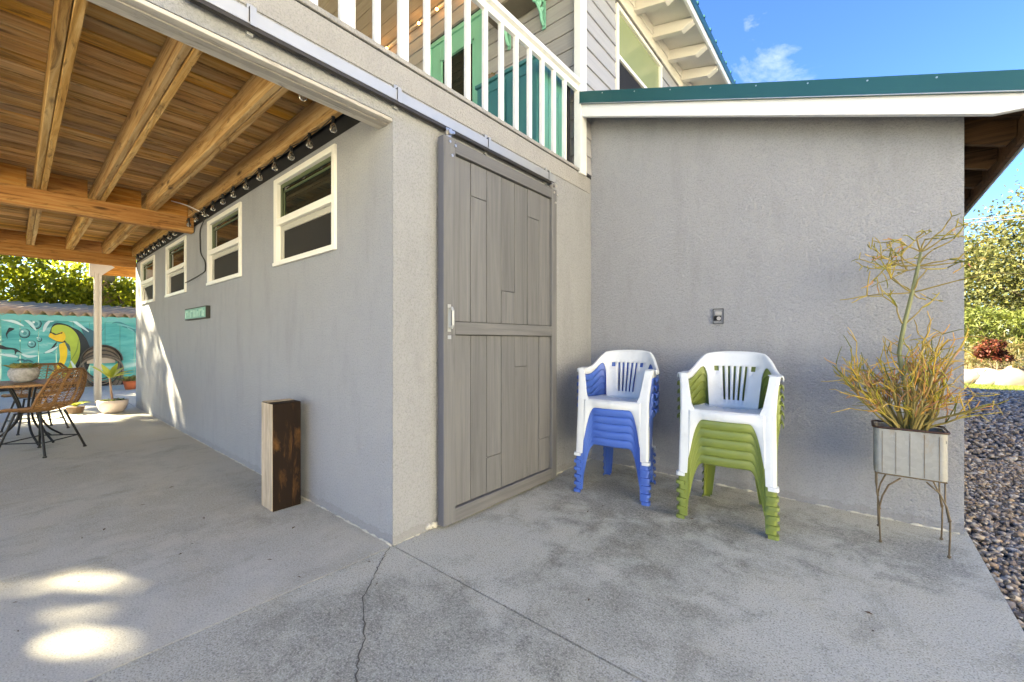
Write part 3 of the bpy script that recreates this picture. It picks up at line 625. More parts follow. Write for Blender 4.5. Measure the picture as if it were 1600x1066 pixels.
# ---------------------------------------------------------------- stacked plastic armchairs
def plastic(name, c, dirt=0.25):
    n = NT(name, 0.38, 0.45); v = n.coords()
    d = n.ramp(n.noise(v, 7, 7, 0.7), [(0.50, (0, 0, 0)), (0.75, (1, 1, 1))])
    n.col(n.mix(n.math('MULTIPLY', d, dirt), c, tuple(x*0.55+0.02 for x in c)))
    n.bump(n.noise(v, 30, 3, 0.5), 0.06, 0.002); return n.m
M['p_white'] = plastic('white_plastic', (0.60, 0.625, 0.64), 0.40)
M['p_blue'] = plastic('blue_plastic', (0.045, 0.115, 0.42), 0.35)
M['p_green'] = plastic('green_plastic', (0.165, 0.205, 0.042), 0.5)
def sst(a, b, x): t = min(1, max(0, (x-a)/(b-a))); return t*t*(3-2*t)
def spw(v, p): return math.copysign(abs(v)**p, v)
AX = 0.280
def ztop(ph): return 0.792-0.010*(ph/25)**2*(abs(ph) < 25)-0.010*(abs(ph) >= 25)-0.128*sst(26, 66, abs(ph))
def shell(ph, z, out=0.0, dz=0.0):
    s_, c_ = math.sin(R(ph)), math.cos(R(ph))
    kx = 1-0.30*max(0, min(1, (0.72-z)/0.28))*max(0, 1-abs(ph)/60)
    x = AX*spw(s_, 0.72)*kx; y = -0.165+0.405*max(c_, 0)**0.72-0.26*(0.79-z)*max(c_, 0)
    nx, ny = s_, max(c_, 0); return (x+nx*out, y+ny*out, z+dz)
def phi_of(x, z):
    lo_, hi_ = 0.0, 60.0
    for _ in range(24):
        m_ = (lo_+hi_)/2
        if shell(m_, z)[0] < abs(x): lo_ = m_
        else: hi_ = m_
    return math.copysign((lo_+hi_)/2, x)
def make_chair(label, mat, group):
    t = empty('stacking_armchair', (0, 0, 0), label, 'chair', group)
    kw = dict(parent=t, origin=(0, 0, 0), local=True, smooth=True, solid=0.0045, weld=True)
    # backrest, wings and arms: one moulded sheet with a rolled rim
    mb = MB(); PP = 31.0; q = []
    for k in range(-2, 3): q += [k*0.033-0.0068, k*0.033+0.0068]
    sp = [phi_of(x, 0.60) for x in q]; side = [phi_of(0.095, 0.60), phi_of(0.122, 0.60), PP, PP+0.9, PP+2.2, PP+4.2, PP+7, PP+11, PP+16]+[PP+16+(89-PP-16)*i/9 for i in range(1, 10)]
    phs = [-p for p in side[::-1]]+sp+side; n0 = len(side)
    rows = [0.405, 0.43, 0.462, 0.50, 0.54, 0.58, 0.62, 0.66, 0.682, 0.695, 0.712, 0.735, 0.758, 0.775, None]
    def zlow(ph):
        a_ = abs(ph)
        if a_ <= PP+0.01: return 0.0
        zt = ztop(ph); return zt-0.044-0.014*sst(55, 85, a_)-0.115*math.exp(-((a_-PP)/2.6))-0.03*math.exp(-((a_-PP)/7))
    G = []
    for ph in phs:
        zt = ztop(ph); zl = zlow(ph); col_ = [shell(ph, zt if z is None else min(zt, max(z, zl))) for z in rows]
        wv = 1-0.1*sst(50, 75, abs(ph))
        col_ += [shell(ph, zt, 0.007, 0.005), shell(ph, zt, 0.015*wv, 0.005), shell(ph, zt, 0.021*wv, 0.001), shell(ph, zt, 0.0235*wv, -0.008), shell(ph, zt, 0.024*wv, -0.026)]; G.append(col_)
    slots = [n0+2*k for k in range(5)]; inner = n0-3
    mb.grid(G, lambda i, j: (i in slots and 2 <= j < 9) or (i in (n0-2, len(phs)-n0) and j in (7, 8)))
    mb.build('backrest', mat, **kw)
    # seat with front roll, apron and side skirts
    mb = MB(); xs = [-0.225+0.45*i/24 for i in range(25)]; ys_ = [-0.208, -0.195, -0.17, -0.13, -0.08, -0.03, 0.02, 0.06, 0.075, 0.115, 0.13, 0.165]
    def sw(y): return 1-0.26*max(0, (y+0.10)/0.27)
    G = [[(x*sw(y), y-0.020*(1-(x/0.225)**2)*(y < -0.1)*1.0, 0.432-0.016*(1-(x/0.225)**2)*sst(-0.2, -0.12, y)-0.006*sst(-0.185, -0.208, y)-0.012*sst(-0.05, 0.12, y)) for x in xs] for y in ys_]
    mb.grid(G, lambda i, j: i == 8 and j in (5, 8, 11, 14, 17, 18) and j % 3 == 2)
    def low(x): a_ = abs(x); return 0.372-0.004*math.cos(x*8)-(0 if a_ < 0.12 else 0.19*((a_-0.12)/0.08)**2.6)
    G = []
    for x in [-0.212+0.424*i/40 for i in range(41)]:
        lw = max(low(x), 0.12); row = []; sd_ = sst(0.10, 0.17, abs(x))
        for (z_, o_) in ((0.426, 0.0), (0.418, 0.006), (0.400, 0.008), (max(0.385, lw), 0.006), (lw+0.004, 0.004), (lw, -0.004)):
            z_ = min(z_, 0.426) if z_ > lw else lw
            yl = np.interp(z_, [0, 0.43], [-0.250, -0.216])-0.001; yb = -0.208-0.020*(1-(x/0.225)**2)-o_; row.append((x, yb*(1-sd_)+(yl+0.002*(o_ < 0))*sd_, z_))
        G.append(row)
    mb.grid(G)
    for sg in (-1, 1):
        G = []
        for i in range(9):
            y = -0.13+0.27*i/8; xx = sg*(0.225*sw(y)+0.004); G.append([(xx*0.99, y, 0.428), (xx*1.02, y, 0.415), (xx*1.03, y, 0.375+0.02*math.sin(math.pi*i/8))])
        mb.grid(G)
    G = [[(x, 0.165, 0.41), (x, 0.172, 0.37)] for x in (-0.16, -0.08, 0, 0.08, 0.16)]; mb.grid(G)
    mb.build('seat', mat, **kw)
    # front legs sweep up into the arm posts
    zz = [0, 0.020, 0.0215, 0.045, 0.06, 0.12, 0.19, 0.26, 0.33, 0.38, 0.43, 0.47, 0.52, 0.57, 0.61, 0.645, 0.658]
    def wid(z): return np.interp(z, [0, 0.15, 0.30, 0.38, 0.43, 0.47, 0.60, 0.66], [0.050, 0.056, 0.062, 0.072, 0.082, 0.066, 0.050, 0.054])
    def dep(z): return np.interp(z, [0, 0.30, 0.43, 0.60, 0.66], [0.045, 0.075, 0.12, 0.075, 0.085])
    for sg in (-1, 1):
        G = []
        for z in zz:
            fl = 0.012 if z < 0.021 else 0
            xo = np.interp(z, [0, 0.43, 0.60, 0.66], [0.270, 0.266, 0.276, 0.288])+fl; yf = np.interp(z, [0, 0.43, 0.64, 0.66], [-0.250, -0.216, -0.172, -0.168])-fl; w_, d_ = wid(z), dep(z)
            L = [(xo-w_, yf+0.012), (xo-w_, yf+0.001), (xo-w_*0.5, yf), (xo-0.012, yf), (xo-0.003, yf+0.004), (xo, yf+0.013), (xo+0.001, yf+d_*0.5), (xo-0.002, yf+d_)]
            G.append([(sg*px, py, z) for px, py in L])
        mb = MB().grid(G); a_ = G[-1]
        mb.grid([[a_[1], a_[2], a_[3], a_[4]], [(sg*0.220, -0.10, 0.662), (sg*0.240, -0.10, 0.665), (sg*0.272, -0.10, 0.665), (sg*0.293, -0.11, 0.658)]])
        mb.build('leg', mat, **{**kw, 'smooth': False})
    for sg in (-1, 1):                        # rear legs
        G = []
        for z in [0, 0.020, 0.0215, 0.08, 0.16, 0.24, 0.32, 0.38, 0.425]:
            fl = 0.013 if z < 0.021 else 0
            xo = np.interp(z, [0, 0.43], [0.200, 0.172])+fl; yb = np.interp(z, [0, 0.43], [0.250, 0.172])+fl; w_ = np.interp(z, [0, 0.43], [0.046, 0.075])
            G.append([(sg*px, py, z) for px, py in [(xo-w_, yb-0.010), (xo-w_, yb-0.001), (xo-w_/2, yb), (xo-0.008, yb-0.001), (xo, yb-0.010), (xo, yb-w_/2), (xo-0.001, yb-w_)]])
        MB().grid(G).build('leg', mat, **{**kw, 'smooth': False})
    return t
def place(t, x, y, z, rz): t.location = (x, y, z); t.rotation_euler = (0, 0, rz)
PITCH = 0.0555
ordn = ['bottom', 'second from the bottom', 'middle', 'fourth from the bottom', 'topmost blue', 'x']
def stack(cx, cy, rz, colour, mat, where):
    base = None
    grp = f'{colour} armchairs nested in one stack'
    names = [f'{colour} plastic armchair at the very bottom of the stack {where}',
             f'{colour} plastic armchair second from the bottom of the stack {where}',
             f'{colour} plastic armchair third from the bottom of the stack {where}',
             f'{colour} plastic armchair second below the white one, {where}',
             f'{colour} plastic armchair directly under the white one, {where}']
    for i in range(5):
        o = make_chair(names[0], mat, grp) if i == 0 else copy_tree(base)
        if i == 0: base = o
        o['label'] = names[i]; place(o, cx+random.uniform(-1, 1)*0.002, cy, i*PITCH, rz+R(random.uniform(-0.5, 0.5)))
stack(-1.245*H, 2.647*H, R(8.5), 'blue', M['p_blue'], 'by the barn door')
stack(-0.567*H, 2.652*H, R(4.5), 'green', M['p_green'], 'nearer the planter')
wc = make_chair('white plastic armchair on top of the blue chairs beside the barn door', M['p_white'], 'white chairs topping the two stacks'); place(wc, -1.245*H, 2.647*H, 5*PITCH, R(8.5))
w2 = copy_tree(wc); w2['label'] = 'white plastic armchair on top of the green chairs'; place(w2, -0.567*H, 2.652*H, 5*PITCH, R(4.5))

# ---------------------------------------------------------------- weathered timber block against the window wall
def blockmat(name, c_dark, c_light, lo, hi):
    n = NT(name, 0.85, 0.2); v = n.coords(False, (14, 14, 1.3)); f = n.noise(v, 2, 7, 0.7, 1.0); b_ = n.noise(n.coords(False, (2.6, 2.6, 0.55)), 5.5, 7, 0.72, 0.5)
    n.col(n.mix(n.ramp(b_, [(lo, (0, 0, 0)), (hi, (1, 1, 1))]), c_dark, n.ramp(f, [(0.3, tuple(x*0.45 for x in c_light)), (0.7, c_light)]))); n.bump(f, 0.6, 0.004); return n.m
M['tim_dark'] = blockmat('burnt_timber', (0.014, 0.008, 0.005), (0.17, 0.080, 0.028), 0.53, 0.74)
M['tim_light'] = blockmat('cut_timber', (0.40, 0.30, 0.20), (0.62, 0.50, 0.37), 0.25, 0.5)
mb = MB(); bx0, bx1, by0, by1, bz = -2.79*H, -2.622*H, 0.968*H, 1.128*H, 0.632*H
blk = MB().box(bx0, bx1, by0, by1, 0.001, bz).build('timber_block', M['tim_dark'], None, ((bx0+bx1)/2, (by0+by1)/2, 0), bevel=0.004)
tag(blk, 'upright charred timber block with one pale sawn side against the window wall', 'timber block')
# the pale sawn faces are boards of lighter wood, proud by two millimetres
box('sawn_face', M['tim_light'], bx0+0.003, bx1-0.003, by0-0.003, by0-0.0005, 0.004, bz-0.004, blk)
box('sawn_end', M['tim_light'], bx0+0.004, bx1-0.10, by0+0.003, by1-0.003, bz+0.0005, bz+0.003, blk)

# ---------------------------------------------------------------- planter box on wire stand, pencil cactus
stand = empty('wire_plant_stand', (0.2*H, 2.88*H, 0), 'rusty bent-wire stand holding the galvanised planter', 'plant stand')
M['rusty'] = plain('rusty_wire', (0.17, 0.125, 0.075), 0.65, 0.4, var=0.5, scale=30, bump=0.4)
M['galv_box'] = None
def galvmat():
    n = NT('aged_galvanised_panel', 0.55, 0.4, 0.35); v = n.coords(); a_ = n.noise(v, 6, 6, 0.65); vo = n.n('TexVoronoi'); vo.inputs['Scale'].default_value = 45; n.l(v, vo.inputs['Vector'])
    c = n.mix(a_, (0.20, 0.195, 0.175), (0.38, 0.37, 0.34)); c = n.mix(n.math('MULTIPLY', vo.outputs['Color'], 0.25), c, (0.46, 0.45, 0.42))
    r_ = n.ramp(n.noise(n.coords(False, (2.5, 2.5, 0.8)), 5, 7, 0.7), [(0.56, (0, 0, 0)), (0.74, (0.75,)*3)]); c = n.mix(r_, c, (0.28, 0.18, 0.09)); n.col(c); n.bump(a_, 0.3, 0.004); return n.m
M['galv_box'] = galvmat()
sx0, sx1, sy0, sy1, szt = 0.085*H, 0.322*H, 2.755*H, 2.985*H, 0.345*H
bx0, bx1, by0, by1 = 0.062*H, 0.322*H, 2.762*H, 2.965*H; mx, my = (bx0+bx1)/2, (by0+by1)/2
for (fx, fy) in ((sx0, sy0), (sx1, sy0), (sx0, sy1), (sx1, sy1)):
    dx = 1 if fx < mx else -1; dy = 1 if fy < my else -1; px, py = (bx0+0.012 if dx > 0 else bx1-0.012), (by0+0.012 if dy > 0 else by1-0.012)
    arch = lambda ax, ay: [(fx, fy, 0.012), (fx-dx*0.003, fy, 0.10), (fx-dx*0.004, fy, 0.20), (fx-dx*0.001+ax*0.01, fy+ay*0.01, 0.27), (fx+ax*0.035, fy+ay*0.035, 0.335), (fx+ax*0.085, fy+ay*0.085, szt-0.012)]
    mb = MB().tube(arch(dx, 0), 0.0042, 6).tube([(fx, fy, 0.19), (px, py, 0.28), (px, py, szt-0.006)], 0.0038, 6).ball((fx, fy, 0.008), 0.0085).ball((fx-dx*0.004, fy, 0.20), 0.0065)
    mb.build('leg', M['rusty'], stand, smooth=True)
fr = [(bx0+0.006, by0+0.006, szt-0.004), (bx1-0.006, by0+0.006, szt-0.004), (bx1-0.006, by1-0.006, szt-0.004), (bx0+0.006, by1-0.006, szt-0.004), (bx0+0.006, by0+0.006, szt-0.004)]
MB().tube(fr, 0.0045, 6).tube([(bx0, my, szt-0.005), (bx1, my, szt-0.005)], 0.003).build('frame', M['rusty'], stand)
def rrect(x0, x1, y0_, y1_, r, z, n=5):
    P = []
    for cx, cy, a0 in ((x1-r, y1_-r, 0), (x0+r, y1_-r, 90), (x0+r, y0_+r, 180), (x1-r, y0_+r, 270)):
        for k in range(n+1): a = R(a0+90*k/n); P.append((cx+r*math.cos(a), cy+r*math.sin(a), z))
    return P
def ringmesh(mb, rings):
    n = len(rings[0]); v = [p for r_ in rings for p in r_]
    return mb.add(v, [(i*n+k, i*n+(k+1) % n, (i+1)*n+(k+1) % n, (i+1)*n+k) for i in range(len(rings)-1) for k in range(n)])
planter = empty('metal_planter', (mx, my, szt), 'galvanised metal box planter with dark rim on the wire stand', 'planter')
zt_ = 0.575*H; r0 = 0.028
mb = ringmesh(MB(), [rrect(bx0, bx1, by0, by1, r0, szt+0.001), rrect(bx0, bx1, by0, by1, r0, zt_-0.012), rrect(bx0+0.006, bx1-0.006, by0+0.006, by1-0.006, r0, zt_-0.012), rrect(bx0+0.008, bx1-0.008, by0+0.008, by1-0.008, r0, zt_-0.08)])
mb.add(rrect(bx0, bx1, by0, by1, r0, szt+0.001), [tuple(range(24))]); mb.build('box', M['galv_box'], planter)
MB().tube([*rrect(bx0-0.004, bx1+0.004, by0-0.004, by1+0.004, r0, zt_-0.004), rrect(bx0-0.004, bx1+0.004, by0-0.004, by1+0.004, r0, zt_-0.004)[0]], 0.0065, 6).build('rim', plain('rim_rust', (0.065, 0.035, 0.025), 0.6, 0.3, var=0.4, scale=20), planter, smooth=True)
for k in range(5):
    xx = bx0+0.035+k*(bx1-bx0-0.07)/4.0; box('seam', M['rusty'], xx-0.0012, xx+0.0012, by0-0.0018, by0-0.0002, szt+0.006, zt_-0.024, planter)
box('seam', M['rusty'], bx1-0.001, bx1+0.0015, by0+0.06, by0+0.063, szt+0.006, zt_-0.02, planter)
MB().box(bx0+0.007, bx1-0.007, by0+0.007, by1-0.007, zt_-0.06, zt_-0.045).build('soil', plain('potting_gravel', (0.17, 0.17, 0.16), 0.95, var=0.6, scale=60, bump=0.8), planter)
M['cactus'] = islandmat('pencil_cactus_stems', [(0.16, 0.18, 0.035), (0.40, 0.33, 0.04), (0.09, 0.11, 0.03), (0.54, 0.38, 0.05), (0.52, 0.22, 0.06), (0.20, 0.21, 0.05), (0.50, 0.20, 0.12), (0.36, 0.33, 0.06), (0.56, 0.38, 0.12), (0.13, 0.15, 0.05)], 0.5)
M['cactus_stem'] = plain('cactus_trunk', (0.19, 0.20, 0.09), 0.6, var=0.35, scale=12)
cac = empty('pencil_cactus', (mx, my, zt_-0.05), 'tall pencil cactus with one bare stem above a thicket of yellow-orange twigs', 'plant')
rr = random.Random(31)
def bent(p, d, L, n=6, wob=0.12, grav=0.0):
    P = [Vector(p)]; d = Vector(d).normalized()
    for i in range(n):
        d = (d+Vector((rr.gauss(0, wob*1.5), rr.gauss(0, wob*1.3), rr.gauss(0, wob*1.5)-grav))).normalized(); q = P[-1]+d*L/n
        if q.y > YC-0.02: q.y = YC-0.02; d.y = -abs(d.y)*0.3
        P.append(q)
    return P, d
main = [Vector(q) for q in [(mx+0.005, my, zt_-0.05), (mx-0.005, my+0.02, 0.85), (mx-0.036, my+0.03, 1.08), (mx-0.015, my+0.03, 1.24), (mx+0.020, my+0.03, 1.43), (mx+0.045, my+0.03, 1.58), (mx+0.055, my+0.03, 1.66)]]
MB().tube(main, [0.013, 0.012, 0.011, 0.0105, 0.010, 0.0085, 0.006], 8).build('trunk', M['cactus_stem'], cac, smooth=True)
def twigs(p, d, L, depth, mb, r=0.0032):
    P, d2 = bent(p, d, L, 4, 0.10); mb.tube(P, [r, r*0.95, r*0.9, r*0.8, r*0.65], 5)
    if depth > 0:
        for _ in range(rr.choice((1, 2, 2, 3))):
            dd = (d2+Vector((rr.gauss(0, 0.65), rr.gauss(0, 0.4), rr.gauss(0, 0.55)))).normalized(); twigs(P[-1], dd, L*rr.uniform(0.45, 0.85), depth-1, mb, r*0.85)
up_ = Vector((0, 0, 1))
brs = [(main[3], (-0.5, -0.3, 1), 0.12, 2), (main[3], (0.9, -0.3, 0.9), 0.13, 3), (main[5], (0.3, -0.4, 1), 0.11, 3), (main[6], (-0.2, -0.3, 1), 0.09, 3), (main[5], (-1, -0.2, 0.1), 0.12, 3), (main[6], (0.7, -0.1, 0.9), 0.10, 3), (main[4], (-1, -0.15, -0.30), 0.20, 1), (main[4], (1, -0.1, 0.32), 0.19, 2), (main[4], (-0.30, 0, 1), 0.13, 3), (main[5], (0.9, -0.2, 0.15), 0.13, 3), (main[5], (-0.8, -0.2, 0.5), 0.12, 3), (main[4], (-0.8, -0.2, 0.5), 0.14, 3), (main[4], (0.7, -0.2, 0.8), 0.15, 3), (main[6], (0.35, -0.2, 1), 0.07, 2), (main[6], (-0.5, -0.1, 0.8), 0.08, 3), (main[5], (1, -0.3, -0.05), 0.14, 2),
       (main[6], (0.9, 0, 0.6), 0.10, 2), (Vector((mx+0.0, my+0.03, 1.58)), (-1, -0.2, 0.35), 0.10, 3), (Vector((mx-0.0, my+0.03, 1.56)), (-1, -0.4, 0.1), 0.11, 3), (Vector((mx+0.0, my+0.03, 1.56)), (-0.4, 0, 1), 0.09, 3), (main[4], (0.5, -0.2, -0.5), 0.05, 1)]
for p, d, L, dep_ in brs:
    mb = MB(); twigs(p, d, L, dep_, mb, 0.0046); mb.build('branch', M['cactus'], cac, smooth=True)
for k in range(54):
    a = rr.uniform(0, 6.28); rad = rr.uniform(0, 0.07); p = (mx+math.cos(a)*rad, my+math.sin(a)*rad*0.7, zt_-0.045)
    sp = rr.uniform(0.05, 0.75); d = (math.cos(a)*sp*0.95, math.sin(a)*sp*0.6-0.08, 1)
    mb = MB(); P, d2 = bent(p, d, rr.uniform(0.16, 0.42)*(1.35 if sp < 0.3 else 1), 5, 0.09, 0.01); mb.tube(P, [0.0075, 0.007, 0.006, 0.0055, 0.005, 0.004], 6)
    for q in (P[-1], P[3], P[-2]):
        for _ in range(rr.choice((1, 2, 2))):
            dd = (d2+Vector((rr.gauss(0, 0.40), rr.gauss(0, 0.35), rr.gauss(0.12, 0.35)))).normalized(); twigs(q, dd, rr.uniform(0.06, 0.16), rr.choice((0, 1, 1, 1)), mb, 0.0032)
    mb.build('branch', M['cactus'], cac, smooth=True)

# ---------------------------------------------------------------- small fittings on the walls
ox, oz = -0.745*H, 1.172*H
outlet = empty('wall_outlet', (ox, YC, oz), 'small grey weatherproof outlet box with a dark lower opening on the wall above the chairs', 'outlet')
ow, oh = 0.040, 0.061
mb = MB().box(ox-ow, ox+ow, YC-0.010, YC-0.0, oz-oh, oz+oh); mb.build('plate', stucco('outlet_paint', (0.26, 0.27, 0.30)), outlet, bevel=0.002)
mb = MB()
for q in ((ox-ow, ox+ow, oz+oh-0.006, oz+oh), (ox-ow, ox+ow, oz-oh, oz-oh+0.006), (ox-ow, ox-ow+0.006, oz-oh+0.006, oz+oh-0.006), (ox+ow-0.006, ox+ow, oz-oh+0.006, oz+oh-0.006)): mb.box(q[0], q[1], YC-0.016, YC-0.0101, q[2], q[3])
mb.build('frame', plain('outlet_frame', (0.06, 0.065, 0.075), 0.5), outlet)
box('cover', M['siding_y'], ox-0.024, ox+0.024, YC-0.022, YC-0.011, oz+0.008, oz+0.036, outlet, 0.003)
MB().box(ox-0.034, ox+0.022, YC-0.014, YC-0.0105, oz-0.036, oz+0.002).build('opening', M['black'], outlet)
MB().tube([(ox+0.006, YC-0.013, oz-0.018), (ox+0.006, YC-0.024, oz-0.018)], 0.015, 14).build('socket', M['siding_y'], outlet)
MB().box(-0.742*H-0.003, -0.742*H+0.003, YC-0.006, YC, 1.72*H, 1.73*H)
# long teal sign box with raised worn letters
sX0, sX1, sz0, sz1 = -5.42*H, -4.68*H, 1.215*H, 1.333*H; sy = 1.150*H
sign = MB().box(sX0, sX1, sy, YA-0.001, sz0, sz1).build('wall_sign', plain('sign_box_dark', (0.03, 0.028, 0.025), 0.7), None, ((sX0+sX1)/2, YA, sz0), bevel=0.002)
tag(sign, 'narrow weathered teal letter sign in a dark box, under the windows', 'sign')
box('sign_face', plain('sign_teal', (0.17, 0.36, 0.31), 0.7, var=0.35, scale=14), sX0+0.012, sX1-0.012, sy-0.003, sy-0.0005, sz0+0.012, sz1-0.012, sign)
Lw = (sX1-sX0-0.06)/7; msig = plain('sign_letter', (0.32, 0.52, 0.46), 0.7, var=0.3, scale=20)
for i in range(7):
    xa = sX0+0.03+i*Lw; mb = MB()
    mb.box(xa+Lw*0.12, xa+Lw*0.34, sy-0.009, sy-0.0031, sz0+0.026, sz1-0.028)
    if i in (1, 3, 4, 6): mb.box(xa+Lw*0.60, xa+Lw*0.80, sy-0.0088, sy-0.0031, sz0+0.026, sz1-0.05)
    if i in (0, 2, 3, 5): mb.box(xa+Lw*0.36, xa+Lw*0.80, sy-0.0086, sy-0.0031, sz1-0.05, sz1-0.030)
    mb.build('letter', msig, sign)
# black cable from the mid beam to the third window
bxm = -5.24*H
cabp = [(-5.10*H, 1.12*H, 2.31*H), (-4.95*H, 1.155*H, 2.24*H), (-4.70*H, 1.15*H, 2.17*H), (-4.72*H-0.28, YA-0.012, 2.10*H), (-4.72*H-0.30, YA-0.010, 1.98*H), (-4.72*H-0.27, YA-0.010, 1.86*H), (-4.72*H-0.12, YA-0.011, 1.77*H), (-4.72*H-0.10, YA-0.010, 1.70*H), (-4.72*H-0.20, YA-0.010, 1.66*H), (-5.54*H-0.02, YA-0.012, 1.62*H)]
def smooth(pts, n=6):
    P = [Vector(p) for p in pts]; P = [2*P[0]-P[1]]+P+[2*P[-1]-P[-2]]; out = []
    for i in range(1, len(P)-2):
        for k in range(n):
            t = k/n; a_, b_, c_, d_ = P[i-1:i+3]; out.append(0.5*((2*b_)+(c_-a_)*t+(2*a_-5*b_+4*c_-d_)*t*t+(3*b_-a_-3*c_+d_)*t**3))
    return out+[P[-2]]
cb = MB().tube(smooth(cabp), 0.006, 6).build('black_cable', plain('black_rubber', (0.012, 0.012, 0.012), 0.5), None, smooth=True); tag(cb, 'thin black cable looping down the wall to a window', 'cable')
cb2 = MB().tube(smooth([(-5.12*H, 0.98*H, 2.36*H), (-4.98*H, 1.07*H, 2.31*H), (-4.78*H, 1.14*H, 2.22*H), (-4.66*H, 1.165*H, 2.17*H)]), 0.006, 6).build('white_cable', M['trim'], None, smooth=True); tag(cb2, 'short pale cable crossing from the beam to the wall top', 'cable')
# festoon of clear bulbs tucked along the top of the window wall
M['bulb'] = None
def glassmat():
    n = NT('bulb_glass', 0.08, 0.5); n.b.inputs['Transmission Weight'].default_value = 0.75; n.b.inputs['IOR'].default_value = 1.25; n.col((0.35, 0.33, 0.30)); return n.m
M['bulb'] = glassmat()
def festoon(label, pts, zb, r=0.023, lit=False):
    t = empty('string_light', pts[0], label, 'string lights')
    P = []
    for i, p in enumerate(pts):
        P.append(Vector((p[0], p[1], zb+0.065)))
        if i < len(pts)-1: q = pts[i+1]; P.append(Vector(((p[0]+q[0])/2, (p[1]+q[1])/2, zb+0.045)))
    MB().tube(P, 0.0035, 5).build('wire', bpy.data.materials['black_rubber'], t)
    for p in pts:
        so = MB().tube([(p[0], p[1], zb+0.065), (p[0], p[1], zb+0.025)], 0.012, 8).build('socket', bpy.data.materials['black_rubber'], t)
        MB().lathe([(0.009, 0.026), (0.012, 0.016), (0.020, 0.004), (r, -0.010), (0.020, -0.024), (0.011, -0.032), (0.0005, -0.035)], (p[0], p[1], zb), 12).build('bulb', M['bulb'], so, smooth=True)
        MB().tube([(p[0]-0.006, p[1], zb+0.02), (p[0]-0.005, p[1], zb-0.012), (p[0]+0.005, p[1], zb-0.012), (p[0]+0.006, p[1], zb+0.02)], 0.0015, 4).build('filament', M['steel'], so)
xsb = [-2.2*H-0.305*i for i in range(22)]
festoon('string of clear globe bulbs hanging along the top of the window wall', [(x+random.uniform(-0.02, 0.02), 1.115*H, 0) for x in xsb], 2.165*H)
festoon('short run of globe bulbs along the inside of the deck header', [(XB-0.20, 0.02*H+0.33*i-0.3, 0) for i in range(4)], 2.16*H)
festoon('pair of globe bulbs hooked beside the third joist near the header', [(-1.98*H, 0.90*H, 0), (-2.06*H, 0.895*H, 0)], 2.19*H)

# ---------------------------------------------------------------- things on the porch
cabn = empty('storage_cabinet', (-2.19*H, 2.74*H, ZT), 'teal panelled cabinet standing on the porch behind the railing', 'cabinet')
cx0, cx1, cy0, cy1, cz = -2.53*H, -1.85*H, 2.565*H, 2.93*H, 3.20*H
mb = MB().box(cx0, cx1, cy0, cy1, ZT, cz-0.035); mb.build('case', M['teal'], cabn, bevel=0.004)
box('top', M['teal'], cx0-0.015, cx1+0.015, cy0-0.02, cy1+0.01, cz-0.034, cz, cabn, 0.004)
for i in range(2):
    xa = cx0+0.03+i*(cx1-cx0-0.03)/2; xb = xa+(cx1-cx0-0.03)/2-0.03
    d_ = box('cabinet_door', M['teal'], xa, xb, cy0-0.018, cy0-0.001, ZT+0.06, cz-0.07, cabn, 0.004)
    mb = MB()
    for q in ((xa+0.06, xb-0.06, ZT+0.12, ZT+0.135), (xa+0.06, xb-0.06, cz-0.145, cz-0.13), (xa+0.06, xa+0.075, ZT+0.135, cz-0.145), (xb-0.075, xb-0.06, ZT+0.135, cz-0.145)): mb.box(q[0], q[1], cy0-0.026, cy0-0.0185, q[2], q[3])
    mb.build('moulding', M['teal'], d_)
mlt = plain('mint_panel', (0.13, 0.38, 0.31), 0.5, var=0.2, scale=3)
for i in range(5):
    ya = cy0+0.02+i*(cy1-cy0-0.02)/5; box('side_board', mlt, cx1+0.0005, cx1+0.012, ya, ya+(cy1-cy0-0.02)/5-0.006, ZT+0.01, cz-0.04, cabn, 0.002)
def rosette(mb, c, rad, n, lift=0.5, wd=0.22, seed=0, rings=3):
    q = random.Random(seed)
    for k in range(n):
        ring = k % rings; a = k*2.399+q.uniform(-.2, .2); L = rad*(1-0.22*ring)*q.uniform(0.8, 1.1); up = lift*(0.5+0.6*ring)
        d = Vector((math.cos(a), math.sin(a), up)).normalized(); sd = Vector((-math.sin(a), math.cos(a), 0)); nn = d.cross(sd)
        P0 = Vector(c); W = rad*wd
        v = [P0-sd*W*0.5, P0+sd*W*0.5, P0+d*L*0.5+sd*W-nn*(-W*0.3), P0+d*L+Vector((0, 0, -L*0.08)), P0+d*L*0.5-sd*W-nn*(-W*0.3), P0+d*L*0.5-nn*W*0.35]
        mb.add(v, [(0, 5, 4), (0, 1, 5), (1, 2, 5), (5, 2, 3), (4, 5, 3), (0, 4, 3, 2, 1)])
    return mb
M['succ'] = islandmat('succulent_leaves', [(0.10, 0.13, 0.035), (0.20, 0.22, 0.06), (0.30, 0.27, 0.09), (0.13, 0.09, 0.03), (0.25, 0.28, 0.11)], 0.5)
M['succ_g'] = islandmat('succulent_green', [(0.06, 0.10, 0.03), (0.12, 0.17, 0.05), (0.17, 0.12, 0.04), (0.09, 0.14, 0.045), (0.30, 0.34, 0.10)], 0.5)
def potted(name, c, r, h, label, pm, plantm, rad, n, seed=0, prof=None, cat='potted plant', lift=0.6):
    t = empty(name, c, label, cat)
    prof = prof or [(r*0.01, 0), (r*0.7, 0), (r*0.85, h*0.4), (r, h*0.9), (r*1.05, h), (r*0.9, h), (r*0.88, h*0.8), (0.001, h*0.78)]
    MB().lathe(prof, c, 22).build('pot', pm, t, smooth=True)
    rosette(MB(), (c[0], c[1], c[2]+h*0.8), rad, n, lift, seed=seed).build('plant', plantm, t); return t
M['terra'] = plain('brown_glaze', (0.16, 0.10, 0.06), 0.5, var=0.4, scale=10)
M['redpot'] = plain('terracotta', (0.42, 0.11, 0.045), 0.75, var=0.2, scale=6)
